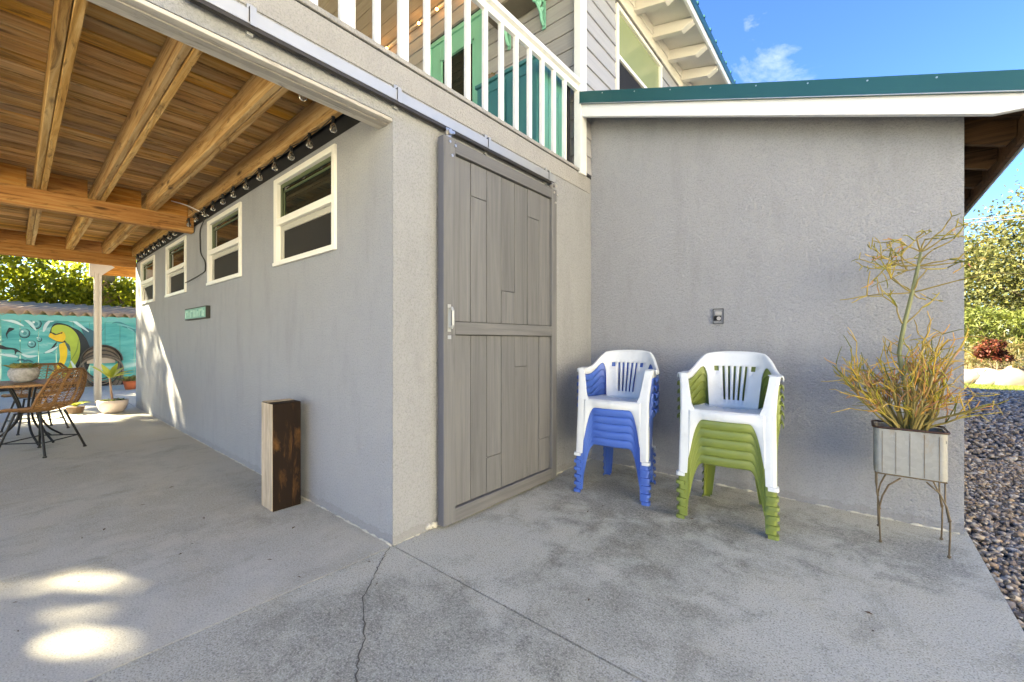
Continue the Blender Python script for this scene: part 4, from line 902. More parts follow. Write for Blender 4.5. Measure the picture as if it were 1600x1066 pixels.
potted('potted_succulent', (-1.97*H, 2.77*H, cz+0.001), 0.085, 0.12, 'brown pot of spiky succulents on the near end of the teal cabinet', M['terra'], M['succ'], 0.12, 26, 3, lift=1.0)
potted('potted_succulent', (-2.17*H, 2.66*H, cz+0.001), 0.05, 0.06, 'tiny dark pot half hidden by a baluster on the cabinet top', M['terra'], M['succ'], 0.05, 14, 5, lift=1.2)
potted('potted_succulent', (-2.40*H, 2.60*H, cz+0.001), 0.05, 0.05, 'low bowl of small succulents on the far end of the teal cabinet', M['terra'], M['succ_g'], 0.075, 22, 8, lift=0.8)
shelf = empty('wall_shelf', (-2.27*H, 2.95*H, 3.98*H), 'brown plank shelf on mint scrolled brackets on the porch wall', 'shelf')
box('plank', plain('shelf_wood', (0.17, 0.145, 0.12), 0.7, var=0.25), -2.66*H, -1.99*H, YP-0.26, YP-0.011, 3.985*H, 4.005*H, shelf, 0.002)
for xs_ in (-2.52*H, -2.12*H):
    P = [(xs_, YP-0.02, 3.98*H), (xs_, YP-0.22, 3.975*H), (xs_, YP-0.235, 3.95*H), (xs_, YP-0.19, 3.93*H), (xs_, YP-0.13, 3.90*H), (xs_, YP-0.08, 3.86*H), (xs_, YP-0.06, 3.80*H), (xs_, YP-0.025, 3.77*H)]
    mb = MB().tube(smooth(P), 0.016, 6).box(xs_-0.02, xs_+0.02, YP-0.022, YP-0.012, 3.74*H, 3.983*H)
    for q in ((YP-0.18, 3.915*H), (YP-0.10, 3.925*H), (YP-0.06, 3.89*H), (YP-0.12, 3.955*H)): mb.ball((xs_, q[0], q[1]), 0.027, 6, 5)
    mb.build('bracket', M['mint'], shelf)
# porch string lights (lit, warm)
n = NT('warm_bulb_lit'); n.b.inputs['Emission Color'].default_value = (1.0, 0.42, 0.12, 1); n.b.inputs['Emission Strength'].default_value = 5.0; M['lit'] = n.m
pl_ = empty('porch_string_light', (-3.5*H, 2.9*H, 4.6*H), 'string of small lit amber bulbs along the porch ceiling edge', 'string lights')
MB().tube([(-6.5*H, YP-0.06, ZC-0.05), (-2.2*H, YP-0.06, ZC-0.05)], 0.012, 6).build('wire', M['trim_cream'], pl_)
for i in range(12):
    xx = -2.55*H-i*0.36; so = MB().tube([(xx, YP-0.075, ZC-0.05), (xx, YP-0.085, ZC-0.075)], 0.010, 6).build('socket', M['terra'], pl_)
    MB().ball((xx, YP-0.09, ZC-0.092), 0.017, 8, 6).build('bulb', M['lit'], so)

# ---------------------------------------------------------------- patio furniture
M['rattan'] = islandmat('rattan_cane', [(0.22, 0.11, 0.04), (0.32, 0.17, 0.065), (0.15, 0.07, 0.025), (0.38, 0.22, 0.09)], 0.6)
M['blackmetal'] = plain('black_metal', (0.012, 0.012, 0.013), 0.45, 0.3)
M['tabletop'] = wood('table_wood', (0.16, 0.085, 0.04), (0.33, 0.19, 0.10), (0.45, 0.29, 0.16), 'x', 1.0, 0.5)
def rattan_chair(label):
    t = empty('rattan_chair', (0, 0, 0), label, 'chair', 'rattan chairs around the bistro table')
    prof = [(-0.235, 0.445), (-0.15, 0.435), (-0.05, 0.425), (0.05, 0.43), (0.13, 0.45), (0.185, 0.50), (0.225, 0.58), (0.262, 0.67), (0.298, 0.77), (0.33, 0.86)]
    P = smooth([(0, a, b) for a, b in prof], 4); m = len(P)
    def halfw(v): return np.interp(v, [0, 0.1, 0.45, 0.7, 0.92, 1.0], [0.18, 0.235, 0.245, 0.25, 0.20, 0.13])
    def S_(u, v):
        f = v*(m-1); i = min(int(f), m-2); p = P[i].lerp(P[i+1], f-i); k = u*u*0.055*sst(0, 0.2, v)
        tz = sst(0.35, 0.6, v); return Vector((u*halfw(v), p.y-k*tz, p.z+k*(1-tz)))
    rim = [S_(-1, i/30) for i in range(31)]+[S_(1-2*(1-j/8), 1) for j in range(1, 8)]+[S_(1, 1-i/30) for i in range(31)]+[S_(1-2*j/8, 0) for j in range(1, 9)]
    MB().tube(rim, 0.0125, 6).build('rim', M['rattan'], t, origin=(0, 0, 0), local=True, smooth=True)
    for (nm, v0, v1) in (('seat', 0.02, 0.46), ('backrest', 0.46, 0.985)):
        mb = MB()
        for u in (-0.72, -0.45, -0.38, 0, 0.38, 0.45, 0.72) : mb.tube([S_(u, v0+(v1-v0)*i/10) for i in range(11)], 0.006, 5)
        nn = 14
        for i in range(nn):
            v = v0+(v1-v0)*(i+0.5)/nn
            for sg in (-1, 1):
                mb.tube([S_(-1+2*k/12, min(1, max(0, v+sg*0.014*(-1)**k))) for k in range(13)], 0.0036, 4)
            for (ua, ub) in ((-0.98, -0.72), (0.72, 0.98), (-0.42, -0.30), (0.30, 0.42)):
                mb.tube([S_(ua, v), S_(ub, min(1, v+0.018))], 0.0048, 4)
        mb.build(nm, M['rattan'], t, origin=(0, 0, 0), local=True)
    for sx in (-1, 1):
        for (ya, yb) in ((-0.12, -0.21), (0.10, 0.22)):
            mb = MB().tube([(sx*0.13, ya, 0.425), (sx*0.225, yb, 0.012)], 0.0105, 8); mb.tube([(sx*0.225, yb, 0), (sx*0.225, yb, 0.014)], 0.016, 8)
            mb.build('leg', M['blackmetal'], t, origin=(0, 0, 0), local=True)
    q = [(-0.195, -0.18, 0.14), (0.195, -0.18, 0.14), (0.195, 0.185, 0.14), (-0.195, 0.185, 0.14), (-0.195, -0.18, 0.14)]
    MB().tube(q, 0.006, 6).build('stretcher', M['blackmetal'], t, origin=(0, 0, 0), local=True)
    for yb_ in (-0.12, 0.10): MB().tube([(-0.14, yb_, 0.42), (0.14, yb_, 0.42)], 0.007).build('seat_bar', M['blackmetal'], t, origin=(0, 0, 0), local=True)
    return t
TX_, TY_ = -6.30*H, 0.10*H
c1 = rattan_chair('woven rattan chair on black legs at the near side of the table'); place(c1, -5.62*H, 0.16*H, 0, R(-42))
c2 = copy_tree(c1); c2['label'] = 'woven rattan chair standing beyond the table, its back turned to it'; place(c2, -8.15, 0.18, 0, R(-72))
tb = empty('bistro_table', (TX_, TY_, 0), 'round brown wooden bistro table on splayed black legs', 'table')
MB().lathe([(0.001, 0), (0.445, 0), (0.46, 0.008), (0.46, 0.022), (0.452, 0.028), (0.001, 0.028)], (TX_, TY_, 0.655), 40).build('table_top', M['tabletop'], tb, (TX_, TY_, 0.655))
for k in range(3):
    for dd in (-0.05, 0.05):
        a = R(20+120*k); c_, s_ = math.cos(a), math.sin(a)
        MB().tube(smooth([(TX_+c_*0.15-s_*dd, TY_+s_*0.15+c_*dd, 0.653), (TX_+c_*0.07-s_*dd*0.7, TY_+s_*0.07+c_*dd*0.7, 0.36), (TX_+c_*0.16-s_*dd, TY_+s_*0.16+c_*dd, 0.15), (TX_+c_*0.34-s_*dd*1.2, TY_+s_*0.34+c_*dd*1.2, 0.012)]), 0.011, 8).build('leg', M['blackmetal'], tb, smooth=True)
M['stone_pot'] = plain('speckled_stone_bowl', (0.33, 0.325, 0.32), 0.85, var=0.7, scale=32, bump=0.8)
pz = 0.684
bowl = empty('succulent_bowl', (TX_-0.03, TY_+0.0, pz), 'speckled grey stone bowl of spreading succulents on the table', 'potted plant')
bc = (TX_+0.02, TY_-0.04, pz)
MB().lathe([(0.001, 0), (0.06, 0), (0.10, 0.03), (0.122, 0.09), (0.118, 0.135), (0.10, 0.165), (0.09, 0.16), (0.088, 0.12), (0.001, 0.12)], bc, 26).build('bowl', M['stone_pot'], bowl, smooth=True)
for k in range(7):
    a = k*0.9; r_ = 0.055 if k else 0; rosette(MB(), (bc[0]+math.cos(a)*r_, bc[1]+math.sin(a)*r_, pz+0.15), 0.125, 22, 1.15, seed=k).build('succulent', M['succ_g'] if k % 3 else M['succ'], bowl)

# ---------------------------------------------------------------- mural fence with a lean-to roof
XM = -13.0*H
def pm(px, py, off=0.0):                      # a point of the fence face, read off the photograph's drawing
    a = (px-800)/649; b = (533-py)/649; t = 13.0*H/(0.6401-0.7683*a); return (t*(0.7683+0.6401*a), H+b*t)
fence = empty('mural_fence', (XM, 1.5, 0), 'turquoise board fence painted with an underwater scene of fish and bubbles', 'fence')
def muralmat():
    n = NT('mural_turquoise', 0.65, 0.3); v = n.coords(True, (1, 1, 1))
    w_ = n.noise(n.coords(True, (1, 0.45, 1.7), (R(28), 0, 0)), 1.6, 7, 0.62, 1.2); f = n.noise(v, 5, 5, 0.6)
    c = n.ramp(w_, [(0.30, (0.025, 0.20, 0.21)), (0.46, (0.06, 0.36, 0.34)), (0.60, (0.13, 0.48, 0.44)), (0.72, (0.48, 0.66, 0.63))])
    n.col(n.mix(n.math('MULTIPLY', f, 0.25), c, (0.05, 0.27, 0.28))); return n.m
M['mural'] = muralmat(); mh = 1.545*H
y = -1.6; i = 0
while y < 6.2:
    box('board', M['mural'], XM-0.02-0.003*(i % 2), XM, y+0.002, y+0.28, 0.03, mh-0.14, fence, 0.002); y += 0.283; i += 1
box('top_rail', plain('turquoise_trim', (0.12, 0.42, 0.38), 0.6), XM-0.02, XM+0.03, -1.6, 6.2, mh-0.14, mh, fence, 0.003)
box('base_rail', M['black'], XM-0.03, XM+0.006, -1.6, 6.2, -0.02, 0.10, fence)
layer = [0.002]
def art(pts, c, name='painted_shape', smoothn=4, closed=True):
    P = [Vector((0, *pm(*p))) for p in pts]
    if closed: Q = smooth(P+[P[0], P[1]], smoothn)[:len(P)*smoothn]
    else: Q = P
    layer[0] += 0.0006; x = XM+layer[0]; ce = sum(Q, Vector())/len(Q)
    m_ = bpy.data.materials.get('paint_%02x%02x%02x' % tuple(int(q*255) for q in c)) or plain('paint_%02x%02x%02x' % tuple(int(q*255) for q in c), c, 0.6, var=0.2, scale=7)
    from mathutils.geometry import tessellate_polygon
    tri = tessellate_polygon([[Vector((q.y, q.z, 0)) for q in Q]])
    return MB().add([(x, q.y, q.z) for q in Q], tri).build(name, m_, fence)
def stroke(pts, w_, c, name='painted_line'):
    P = smooth([(0, *pm(*p)) for p in pts], 5); layer[0] += 0.0006; x = XM+layer[0]; v = []
    for i, p in enumerate(P):
        d = (P[min(i+1, len(P)-1)]-P[max(i-1, 0)]).normalized(); nn = Vector((0, -d.z, d.y)); ww = w_*math.sin(math.pi*(0.12+0.80*i/(len(P)-1)))
        v += [(x, (p+nn*ww).y, (p+nn*ww).z), (x, (p-nn*ww).y, (p-nn*ww).z)]
    m_ = bpy.data.materials.get('paint_%02x%02x%02x' % tuple(int(q*255) for q in c)) or plain('paint_%02x%02x%02x' % tuple(int(q*255) for q in c), c, 0.6, var=0.2, scale=7)
    return MB().add(v, [(2*i, 2*i+1, 2*i+3, 2*i+2) for i in range(len(P)-1)]).build(name, m_, fence)
K = (0.012, 0.02, 0.025)
def wx(p): return (p[0]/8.883, 440+p[1]/8.883)            # reading positions of the drawing
def A(pts, c, nm='painted_shape'): return art([wx(p) for p in pts], c, nm)
for (cx, cy, r_) in ((490, 585, 78), (335, 715, 74), (435, 865, 56), (540, 800, 36)):
    ring = lambda k, ox=0, oy=0: [(cx+ox+math.cos(a)*r_*k, cy+oy+math.sin(a)*r_*k*0.85) for a in [i*math.pi/5 for i in range(10)]]
    A(ring(1.08, 5, 6), K, 'bubble'); A(ring(0.98), (0.05, 0.22, 0.23), 'bubble'); A(ring(0.80, -3, -3), (0.16, 0.42, 0.40), 'bubble'); A(ring(0.40, 8, 4), (0.06, 0.25, 0.26), 'bubble'); A(ring(0.22, -24, -20), (0.62, 0.72, 0.70), 'bubble')
# leaping fish: dark backing, green body, yellow belly and face
A([(680, 745), (720, 620), (800, 575), (930, 600), (1010, 640), (1120, 700), (1230, 860), (1260, 1050), (1200, 1250), (1060, 1400), (880, 1420), (960, 1290), (1060, 1130), (1010, 950), (900, 860), (800, 840), (730, 800)], K, 'fish_outline')
A([(712, 700), (722, 640), (790, 602), (900, 610), (1000, 660), (1080, 760), (1110, 900), (1090, 1060), (1010, 1200), (900, 1320), (860, 1300), (960, 1160), (980, 1020), (940, 880), (880, 800), (760, 720)], (0.36, 0.47, 0.06), 'fish_body')
A([(672, 760), (700, 715), (770, 745), (860, 690), (910, 760), (880, 830), (800, 830), (730, 800)], (0.72, 0.46, 0.03), 'fish_face')
A([(820, 870), (900, 850), (930, 930), (925, 1060), (870, 1180), (770, 1280), (690, 1310), (780, 1180), (830, 1060)], (0.76, 0.52, 0.03), 'fish_belly')
A([(690, 950), (760, 860), (790, 850), (740, 930)], K, 'fish_fin'); A([(900, 840), (960, 880), (975, 970), (930, 920)], (0.05, 0.10, 0.10), 'fish_fin')
A([(845, 705), (862, 710), (858, 725), (842, 722)], K, 'fish_eye')
stroke([wx(p) for p in ((715, 705), (770, 735), (830, 720), (870, 700))], 0.012, K); stroke([wx(p) for p in ((1090, 800), (1060, 960), (960, 1130))], 0.012, (0.2, 0.3, 0.05))
A([(1120, 640), (1190, 640), (1360, 720), (1400, 800), (1330, 1010), (1250, 1100), (1240, 900)], (0.03, 0.10, 0.13), 'fish_outline')
# dolphins and small marks
A([(-250, 860), (0, 880), (90, 910), (200, 925), (250, 950), (310, 1000), (240, 975), (205, 1020), (190, 950), (60, 945), (-60, 930), (-250, 960)], K, 'dolphin')
A([(80, 720), (110, 660), (130, 640), (200, 655), (170, 680), (130, 700), (100, 740), (105, 795), (90, 770)], K, 'dolphin')
for p in (((0, 825), (30, 830), (55, 825)), ((40, 1015), (60, 1008), (80, 1020)), ((0, 590), (120, 560), (260, 600)), ((150, 540), (300, 600), (420, 640)), ((600, 580), (700, 540), (800, 505)), ((640, 640), (700, 610), (900, 500)), ((600, 1000), (680, 985), (760, 1000)), ((1300, 640), (1380, 700), (1450, 640))):
    stroke([wx(q) for q in p], 0.014, (0.05, 0.22, 0.24) if p[0][1] > 600 else (0.10, 0.36, 0.36))
for p in (((0, 520), (200, 560), (330, 620)), ((330, 520), (420, 580), (500, 680)), ((700, 560), (830, 510), (1000, 560)), ((950, 500), (1080, 590), (1230, 700)), ((600, 700), (640, 600), (720, 520)), ((620, 990), (700, 960), (800, 900)), ((300, 1010), (400, 1040), (520, 1030)), ((0, 1010), (150, 1030), (250, 1050)), ((980, 1100), (1050, 1250), (1010, 1380))):
    stroke([wx(q) for q in p], 0.030, (0.50, 0.66, 0.64))
for k in range(7):
    xx = 1480+k*70; stroke([wx(q) for q in ((xx, 560+k*20), (xx+100, 530+k*40), (xx+260, 600+k*30))], 0.02, (0.03, 0.20, 0.22) if k % 2 else (0.14, 0.42, 0.42))
for k in range(10):
    q = random.Random(k); xx, yy = q.uniform(0, 1000), q.uniform(1080, 1300); stroke([wx(p) for p in ((xx, yy), (xx+60, yy-20), (xx+140, yy+10))], 0.022, (0.02, 0.12, 0.14))
# lean-to roof of corrugated panels behind the fence top
lean = empty('corrugated_roof', (XM-0.8, 1.5, 1.8), 'pale sunlit corrugated roof behind the top of the mural fence', 'roof')
M['corr'] = plain('corrugated_sheet', (0.42, 0.30, 0.18), 0.7, var=0.3, scale=3)
for p_ in range(9):
    G = []
    for i in range(41):
        yy = -2.2+p_*0.96+0.96*i/40; ph = i/40*2*math.pi*4; dz = 0.06*math.cos(ph)
        G.append([(XM+0.05, yy, mh+0.03+dz), (XM-1.9, yy+1.1, mh+0.36+dz)])
    MB().grid(G).build('roof_panel', M['corr'], lean, solid=0.003, smooth=True)

# hose coiled on its wall hanger
hose = empty('garden_hose', (XM+0.12, 1.5, 1.0), 'coiled grey-brown garden hose hanging on the mural fence', 'hose')
hc = pm(158, 575); mh1 = plain('hose_rubber', (0.19, 0.16, 0.125), 0.5, var=0.2); mh2 = plain('hose_dark', (0.06, 0.055, 0.05), 0.5)
for k in range(9):
    ry_, rz_ = 0.33+0.010*k, 0.50+0.030*k; off = 0.04+0.020*(k % 4)
    P = [(XM+off+0.02*math.sin(a*3+k), hc[0]+math.cos(a)*ry_, hc[1]+0.22-0.035*k+math.sin(a)*(rz_ if math.sin(a) < 0 else 0.34)) for a in [i*math.pi/14 for i in range(29)]]
    MB().tube(P, 0.017, 6).build('loop', mh1 if k % 3 else mh2, hose, smooth=True)
mb = MB(); G = []
for i in range(15):
    a = math.pi*(i/14); G.append([(XM+0.03, hc[0]+math.cos(a)*0.37, hc[1]+0.18+math.sin(a)*0.40), (XM+0.17, hc[0]+math.cos(a)*0.39, hc[1]+0.18+math.sin(a)*0.41)])
mb.grid(G).build('hanger', mh2, hose, solid=0.02)
box('hanger_plate', plain('hanger_pale', (0.42, 0.36, 0.30), 0.6), XM+0.012, XM+0.03, hc[0]-0.26, hc[0]+0.26, hc[1]+0.12, hc[1]+0.40, hose)

# ---------------------------------------------------------------- pots by the far wall corner
M['plum'] = leafmat('yellow_green_leaves', [(0.30, 0.36, 0.05), (0.42, 0.44, 0.07), (0.22, 0.30, 0.05)], 0.4, 0.4)
def bigleaf(mb, p, d, L, W, droop=0.3):
    d = Vector(d).normalized(); sd = d.cross(Vector((0, 0, 1))); sd = sd.normalized() if sd.length > 1e-3 else Vector((1, 0, 0)); rows = []
    for i in range(6):
        t = i/5; c = Vector(p)+d*L*t+Vector((0, 0, -droop*L*t*t)); w_ = W*math.sin(math.pi*min(0.97, 0.10+0.86*t)**0.8)
        rows.append([tuple(c-sd*w_+Vector((0, 0, w_*0.35))), tuple(c), tuple(c+sd*w_+Vector((0, 0, w_*0.35)))])
    return mb.grid(rows)
wp = (-8.02*H, 0.89*H, 0)
whitebowl = empty('frangipani_bowl', wp, 'pale marbled bowl with a leafy frangipani cutting and succulents at the wall corner', 'potted plant')
MB().lathe([(0.001, 0), (0.11, 0), (0.16, 0.05), (0.185, 0.13), (0.19, 0.20), (0.17, 0.20), (0.165, 0.16), (0.001, 0.15)], wp, 22).build('bowl', plain('marbled_bowl', (0.62, 0.52, 0.47), 0.6, var=0.35, scale=8), whitebowl, smooth=True)
MB().tube([(wp[0], wp[1], 0.15), (wp[0]-0.01, wp[1]-0.02, 0.35), (wp[0]-0.03, wp[1]-0.03, 0.55)], [0.017, 0.014, 0.013], 7).build('stem', plain('pink_stem', (0.35, 0.22, 0.15), 0.7), whitebowl, smooth=True)
for k in range(9):
    a = k*2.4; bigleaf(MB(), (wp[0]-0.03, wp[1]-0.03, 0.55), (math.cos(a), math.sin(a), 0.25+1.3*((k*0.37) % 1)), 0.36, 0.045, 0.15).build('leaf', M['plum'], whitebowl, smooth=True)
for k in range(5): rosette(MB(), (wp[0]+math.cos(k*1.3)*0.10, wp[1]+math.sin(k*1.3)*0.10, 0.18), 0.10, 16, 0.7, seed=50+k).build('succulent', M['succ_g'], whitebowl)
rp = (-11.6*H, 1.55*H, 0)
redp = potted('potted_shrub', rp, 0.13, 0.20, 'small red clay pot with a dark green plant by the fence foot', M['redpot'], M['succ_g'], 0.34, 30, 21, lift=1.0)
for j, (px, py, nm) in enumerate(((-8.35*H, 0.55*H, 'bright yellow-green seedling in a low pot left of the marbled bowl'),)):
    t = empty('potted_seedling', (px, py, 0), nm, 'potted plant')
    MB().lathe([(0.001, 0), (0.09, 0), (0.11, 0.10), (0.10, 0.10), (0.001, 0.08)], (px, py, 0), 16).build('pot', M['terra'], t)
    for k in range(9): a = k*2.4; bigleaf(MB(), (px, py, 0.10), (math.cos(a), math.sin(a), 0.8), 0.26, 0.04, 0.4).build('leaf', M['plum'], t, smooth=True)

# ---------------------------------------------------------------- foliage
def gaps_filter(P, gaps):
    keep = np.ones(len(P), bool); s_ = np.array(S)
    for (g, rad) in gaps:
        d = P-np.array(g); t = d@s_; keep &= ~((np.linalg.norm(d-t[:, None]*s_, axis=1) < rad) & (t > 0))
    return P[keep]
def leaves(name, blobs, size, mat, parent, origin, clump=0.35, per=26, gaps=(), aspect=0.5, droop=0.0, shell=0.55):
    pts = []
    for (cx, cy, cz, rx, ry, rz, n) in blobs:
        nc = max(6, n//per); d = rng.normal(0, 1, (nc, 3)); d /= np.linalg.norm(d, axis=1)[:, None]; r_ = (shell+(1-shell)*rng.random(nc)**0.7)[:, None]*(1+rng.normal(0, 0.10, nc))[:, None]
        C_ = d*r_*np.array([rx, ry, rz])+np.array([cx, cy, cz]); idx = rng.integers(0, nc, n); q = rng.normal(0, 1, (n, 3)); q /= np.linalg.norm(q, axis=1)[:, None]
        pts.append(C_[idx]+q*(rng.random(n)**0.45)[:, None]*clump*min(rx, ry, rz)*np.array([1, 1, 0.7]))
    P = np.concatenate(pts); P = gaps_filter(P, gaps) if gaps else P; P = P[P[:, 2] > 0.05]; n = len(P)
    d = rng.normal(0, 1, (n, 3)); d[:, 2] -= droop; d /= np.linalg.norm(d, axis=1)[:, None]; s_ = np.cross(d, rng.normal(0, 1, (n, 3))+np.array([0, 0, 1.2])); s_ /= np.linalg.norm(s_, axis=1)[:, None]
    L = (size*rng.uniform(0.6, 1.3, n))[:, None]; W = L*aspect
    V = np.stack([P, P+d*L*0.5+s_*W*0.5, P+d*L, P+d*L*0.5-s_*W*0.5], 1).reshape(-1, 3); F = np.arange(4*n).reshape(-1, 4)
    return fastmesh(name, V, F, mat, parent, origin)
M['bark'] = plain('bark', (0.13, 0.10, 0.07), 0.9, var=0.4, scale=12, bump=0.8)
M['palm_bark'] = plain('palm_trunk', (0.20, 0.14, 0.05), 0.9, var=0.5, scale=14, bump=0.8)
M['lf_yel'] = leafmat('sunlit_yellow_leaves', [(0.14, 0.17, 0.018), (0.26, 0.28, 0.02), (0.36, 0.35, 0.035), (0.07, 0.10, 0.015), (0.22, 0.24, 0.025)], 0.55, 0.55)
M['lf_grn'] = leafmat('deep_green_leaves', [(0.03, 0.07, 0.015), (0.05, 0.12, 0.02), (0.09, 0.17, 0.03), (0.03, 0.05, 0.015)])
M['lf_oak'] = leafmat('oak_leaves', [(0.04, 0.055, 0.014), (0.085, 0.09, 0.022), (0.13, 0.12, 0.03), (0.03, 0.038, 0.014), (0.11, 0.11, 0.05), (0.065, 0.078, 0.02)], 0.7, 0.15)
M['lf_red'] = leafmat('red_leaves', [(0.05, 0.008, 0.008), (0.10, 0.014, 0.008), (0.03, 0.007, 0.007), (0.15, 0.035, 0.012)], 0.6, 0.15)
M['lf_lime'] = leafmat('lime_leaves', [(0.07, 0.095, 0.02), (0.12, 0.135, 0.03), (0.05, 0.075, 0.015)], 0.6, 0.25)
def tree(name, label, base, h, blobs, size, mat, gaps=(), group=None, tr=0.16, cat='tree', bark='bark', limbs=5, **kw):
    t = empty(name, base, label, cat, group); rq = random.Random(hash(label) % 1000)
    rq = random.Random(len(label)*7+int(h*10)); b = Vector(base); top = Vector((blobs[0][0], blobs[0][1], blobs[0][2]))
    mb = MB().tube(smooth([b+Vector((0, 0, -0.1)), b+Vector((0.05, 0.02, h*0.3)), b.lerp(top, 0.55)+Vector((0.1, 0, 0)), top]), [tr*(1-0.7*i/18) for i in range(19)], 9)
    for k in range(limbs):
        bl = blobs[k % len(blobs)]; e = Vector((bl[0]+rq.uniform(-.5, .5)*bl[3], bl[1]+rq.uniform(-.5, .5)*bl[4], bl[2]+rq.uniform(-.1, .5)*bl[5])); s0 = b.lerp(top, rq.uniform(0.35, 0.7))
        mb.tube(smooth([s0, s0.lerp(e, 0.5)+Vector((0, 0, 0.1*h*0.3)), e], 4), [tr*0.45*(1-0.8*i/8) for i in range(9)], 6)
    mb.build('trunk', M[bark], t, base, smooth=True)
    leaves('crown', blobs, size, mat, t, base, gaps=gaps, **kw); return t
# behind the mural fence
tree('broadleaf_tree', 'bright yellow-green leafy tree at the far left behind the mural fence', (-20.5, -0.8, 0), 4, [(-20.5, -0.8, 3.6, 2.0, 1.6, 1.5, 5200), (-20, 0.9, 2.5, 1.4, 1.2, 0.9, 3000), (-21, -1, 5.4, 2.2, 2, 1.6, 3000)], 0.19, M['lf_yel'])
tree('broadleaf_tree', 'low yellow-green shrubby tree right of the palm trunk behind the fence', (-19.0, 3.0, 0), 3, [(-19.0, 2.6, 2.5, 1.2, 1.2, 0.7, 3000), (-19.3, 1.5, 2.3, 1.0, 1.2, 0.7, 2400)], 0.17, M['lf_yel'])
tree('broadleaf_tree', 'dark green large-leaved tree overhanging behind the fence beside the white post', (-19.5, 4.0, 0), 4.4, [(-19.5, 3.9, 4.2, 1.7, 1.2, 0.9, 1300), (-19.8, 3.0, 5.6, 2, 1.6, 1.1, 1000), (-19.6, 4.9, 3.4, 1.3, 1.0, 0.9, 900)], 0.38, M['lf_grn'], aspect=0.6)
tree('broadleaf_tree', 'shady green tree beyond the wall end, behind the spiky rosettes', (-20.5, 7.2, 0), 4.2, [(-20.5, 6.8, 3.9, 2.2, 2.0, 1.8, 3600), (-20.8, 6.0, 2.4, 1.8, 1.6, 1.0, 2600), (-20, 9, 4.0, 2, 2, 2, 2000)], 0.20, M['lf_grn'])
tree('background_tree', 'tall pale sunlit tree far behind the fence at the left edge', (-33, 4, 0), 8, [(-33, 3.5, 5.5, 3.5, 3.5, 3, 5000), (-33, 8, 7, 4, 4, 3.5, 4000)], 0.28, M['lf_yel'], group='trees far behind the fence')
tree('background_tree', 'tall green tree far behind the fence towards the house', (-31, 11, 0), 9, [(-31, 11, 6.5, 4.5, 4.5, 4.0, 3600), (-30, 15, 6, 4, 4, 4, 2000)], 0.42, M['lf_grn'], group='trees far behind the fence')
hg = leaves('hedge', [(-22, y_, 1.35, 1.3, 1.4, 0.8, 1300) for y_ in np.arange(-2, 11, 1.6)], 0.17, M['lf_grn'], None, (-22, 3, 0)); tag(hg, 'dark green undergrowth along the back of the mural fence', 'hedge', kind='stuff')
palm = empty('palm_tree', (-18.6, 1.9, 0), 'thick brown palm trunk rising behind the corrugated roof', 'palm tree')
MB().tube([(-18.6, 1.88, -0.1), (-18.6, 1.9, 2.0), (-18.62, 1.92, 4.2)], [0.24, 0.22, 0.21], 14).build('trunk', M['palm_bark'], palm, smooth=True)
for k in range(12):
    a = k*0.52; mb = MB(); ax = smooth([(-18.62, 1.92, 4.2), (-18.62+math.cos(a)*0.9, 1.92+math.sin(a)*0.9, 4.9), (-18.62+math.cos(a)*2.0, 1.92+math.sin(a)*2.0, 4.4)], 8)
    for p in ax[2:]:
        for sg in (-1, 1): bigleaf(mb, p, (-math.sin(a)*sg+math.cos(a)*0.5, math.cos(a)*sg+math.sin(a)*0.5, -0.3), 0.45, 0.02, 0.5)
    mb.tube(ax, 0.015, 5).build('frond', M['lf_grn'], palm)
for (px, py, pz_, lab) in ((-17.2, 4.75, 2.55, 'spiky yellow-green dracaena rosette above the fence near the white post'), (-17.6, 4.9, 3.2, 'upper dracaena rosette close under the deck beam'), (-17.4, 5.7, 2.2, 'lower dracaena rosette against the wall end')):
    t = empty('dracaena', (px, py, 0), lab, 'plant', 'dracaenas behind the fence')
    MB().tube([(px+0.1, py, -0.1), (px-0.03, py+0.05, pz_*0.5), (px, py, pz_)], 0.03, 6).build('stem', M['bark'], t, smooth=True)
    mb = MB()
    for k in range(34): a = k*2.4; bigleaf(mb, (px, py, pz_), (math.cos(a), math.sin(a), 0.2+1.1*((k*0.618) % 1)), 0.55, 0.03, 0.35)
    mb.build('foliage', M['lf_lime'], t)
# beyond the gravel on the right
oakb = [(7.0, 30, 4.7, 3.2, 3.2, 3.2, 16000), (4.6, 29, 3.1, 2.6, 2.6, 2.8, 13000), (9.0, 31, 6.6, 4.0, 3.8, 3.4, 6500)]
tree('oak_tree', 'large sunlit olive-gold oak beyond the gravel at the right edge', (7.0, 30, 0), 6, oakb, 0.18, M['lf_oak'], tr=0.3, limbs=9, clump=0.30)
tree('oak_tree', 'paler distant oak behind the large gold one, to its left', (3.5, 36, 0), 6, [(3.8, 36, 4.2, 3.8, 3.5, 3.4, 4500), (0, 37, 3.8, 3.5, 3, 3, 2500)], 0.28, M['lf_oak'], tr=0.26, limbs=6)
lm = tree('lime_shrub', 'bright lime-green feathery shrub in front of the oak', (4.0, 24, 0), 1.8, [(3.9, 24, 1.7, 1.5, 1.2, 0.75, 3600), (5.4, 24.5, 1.2, 1.0, 1.0, 0.7, 1400)], 0.22, M['lf_lime'], tr=0.05, cat='shrub', aspect=0.22)
rs = tree('red_shrub', 'dark red-leaved shrub behind the boulders', (3.10, 18.6, 0), 0.7, [(3.02, 18.6, 0.92, 0.30, 0.32, 0.26, 1500), (2.84, 18.7, 0.80, 0.20, 0.25, 0.20, 500), (3.28, 18.6, 0.70, 0.2, 0.25, 0.18, 500)], 0.09, M['lf_red'], tr=0.03, cat='shrub', aspect=0.4)
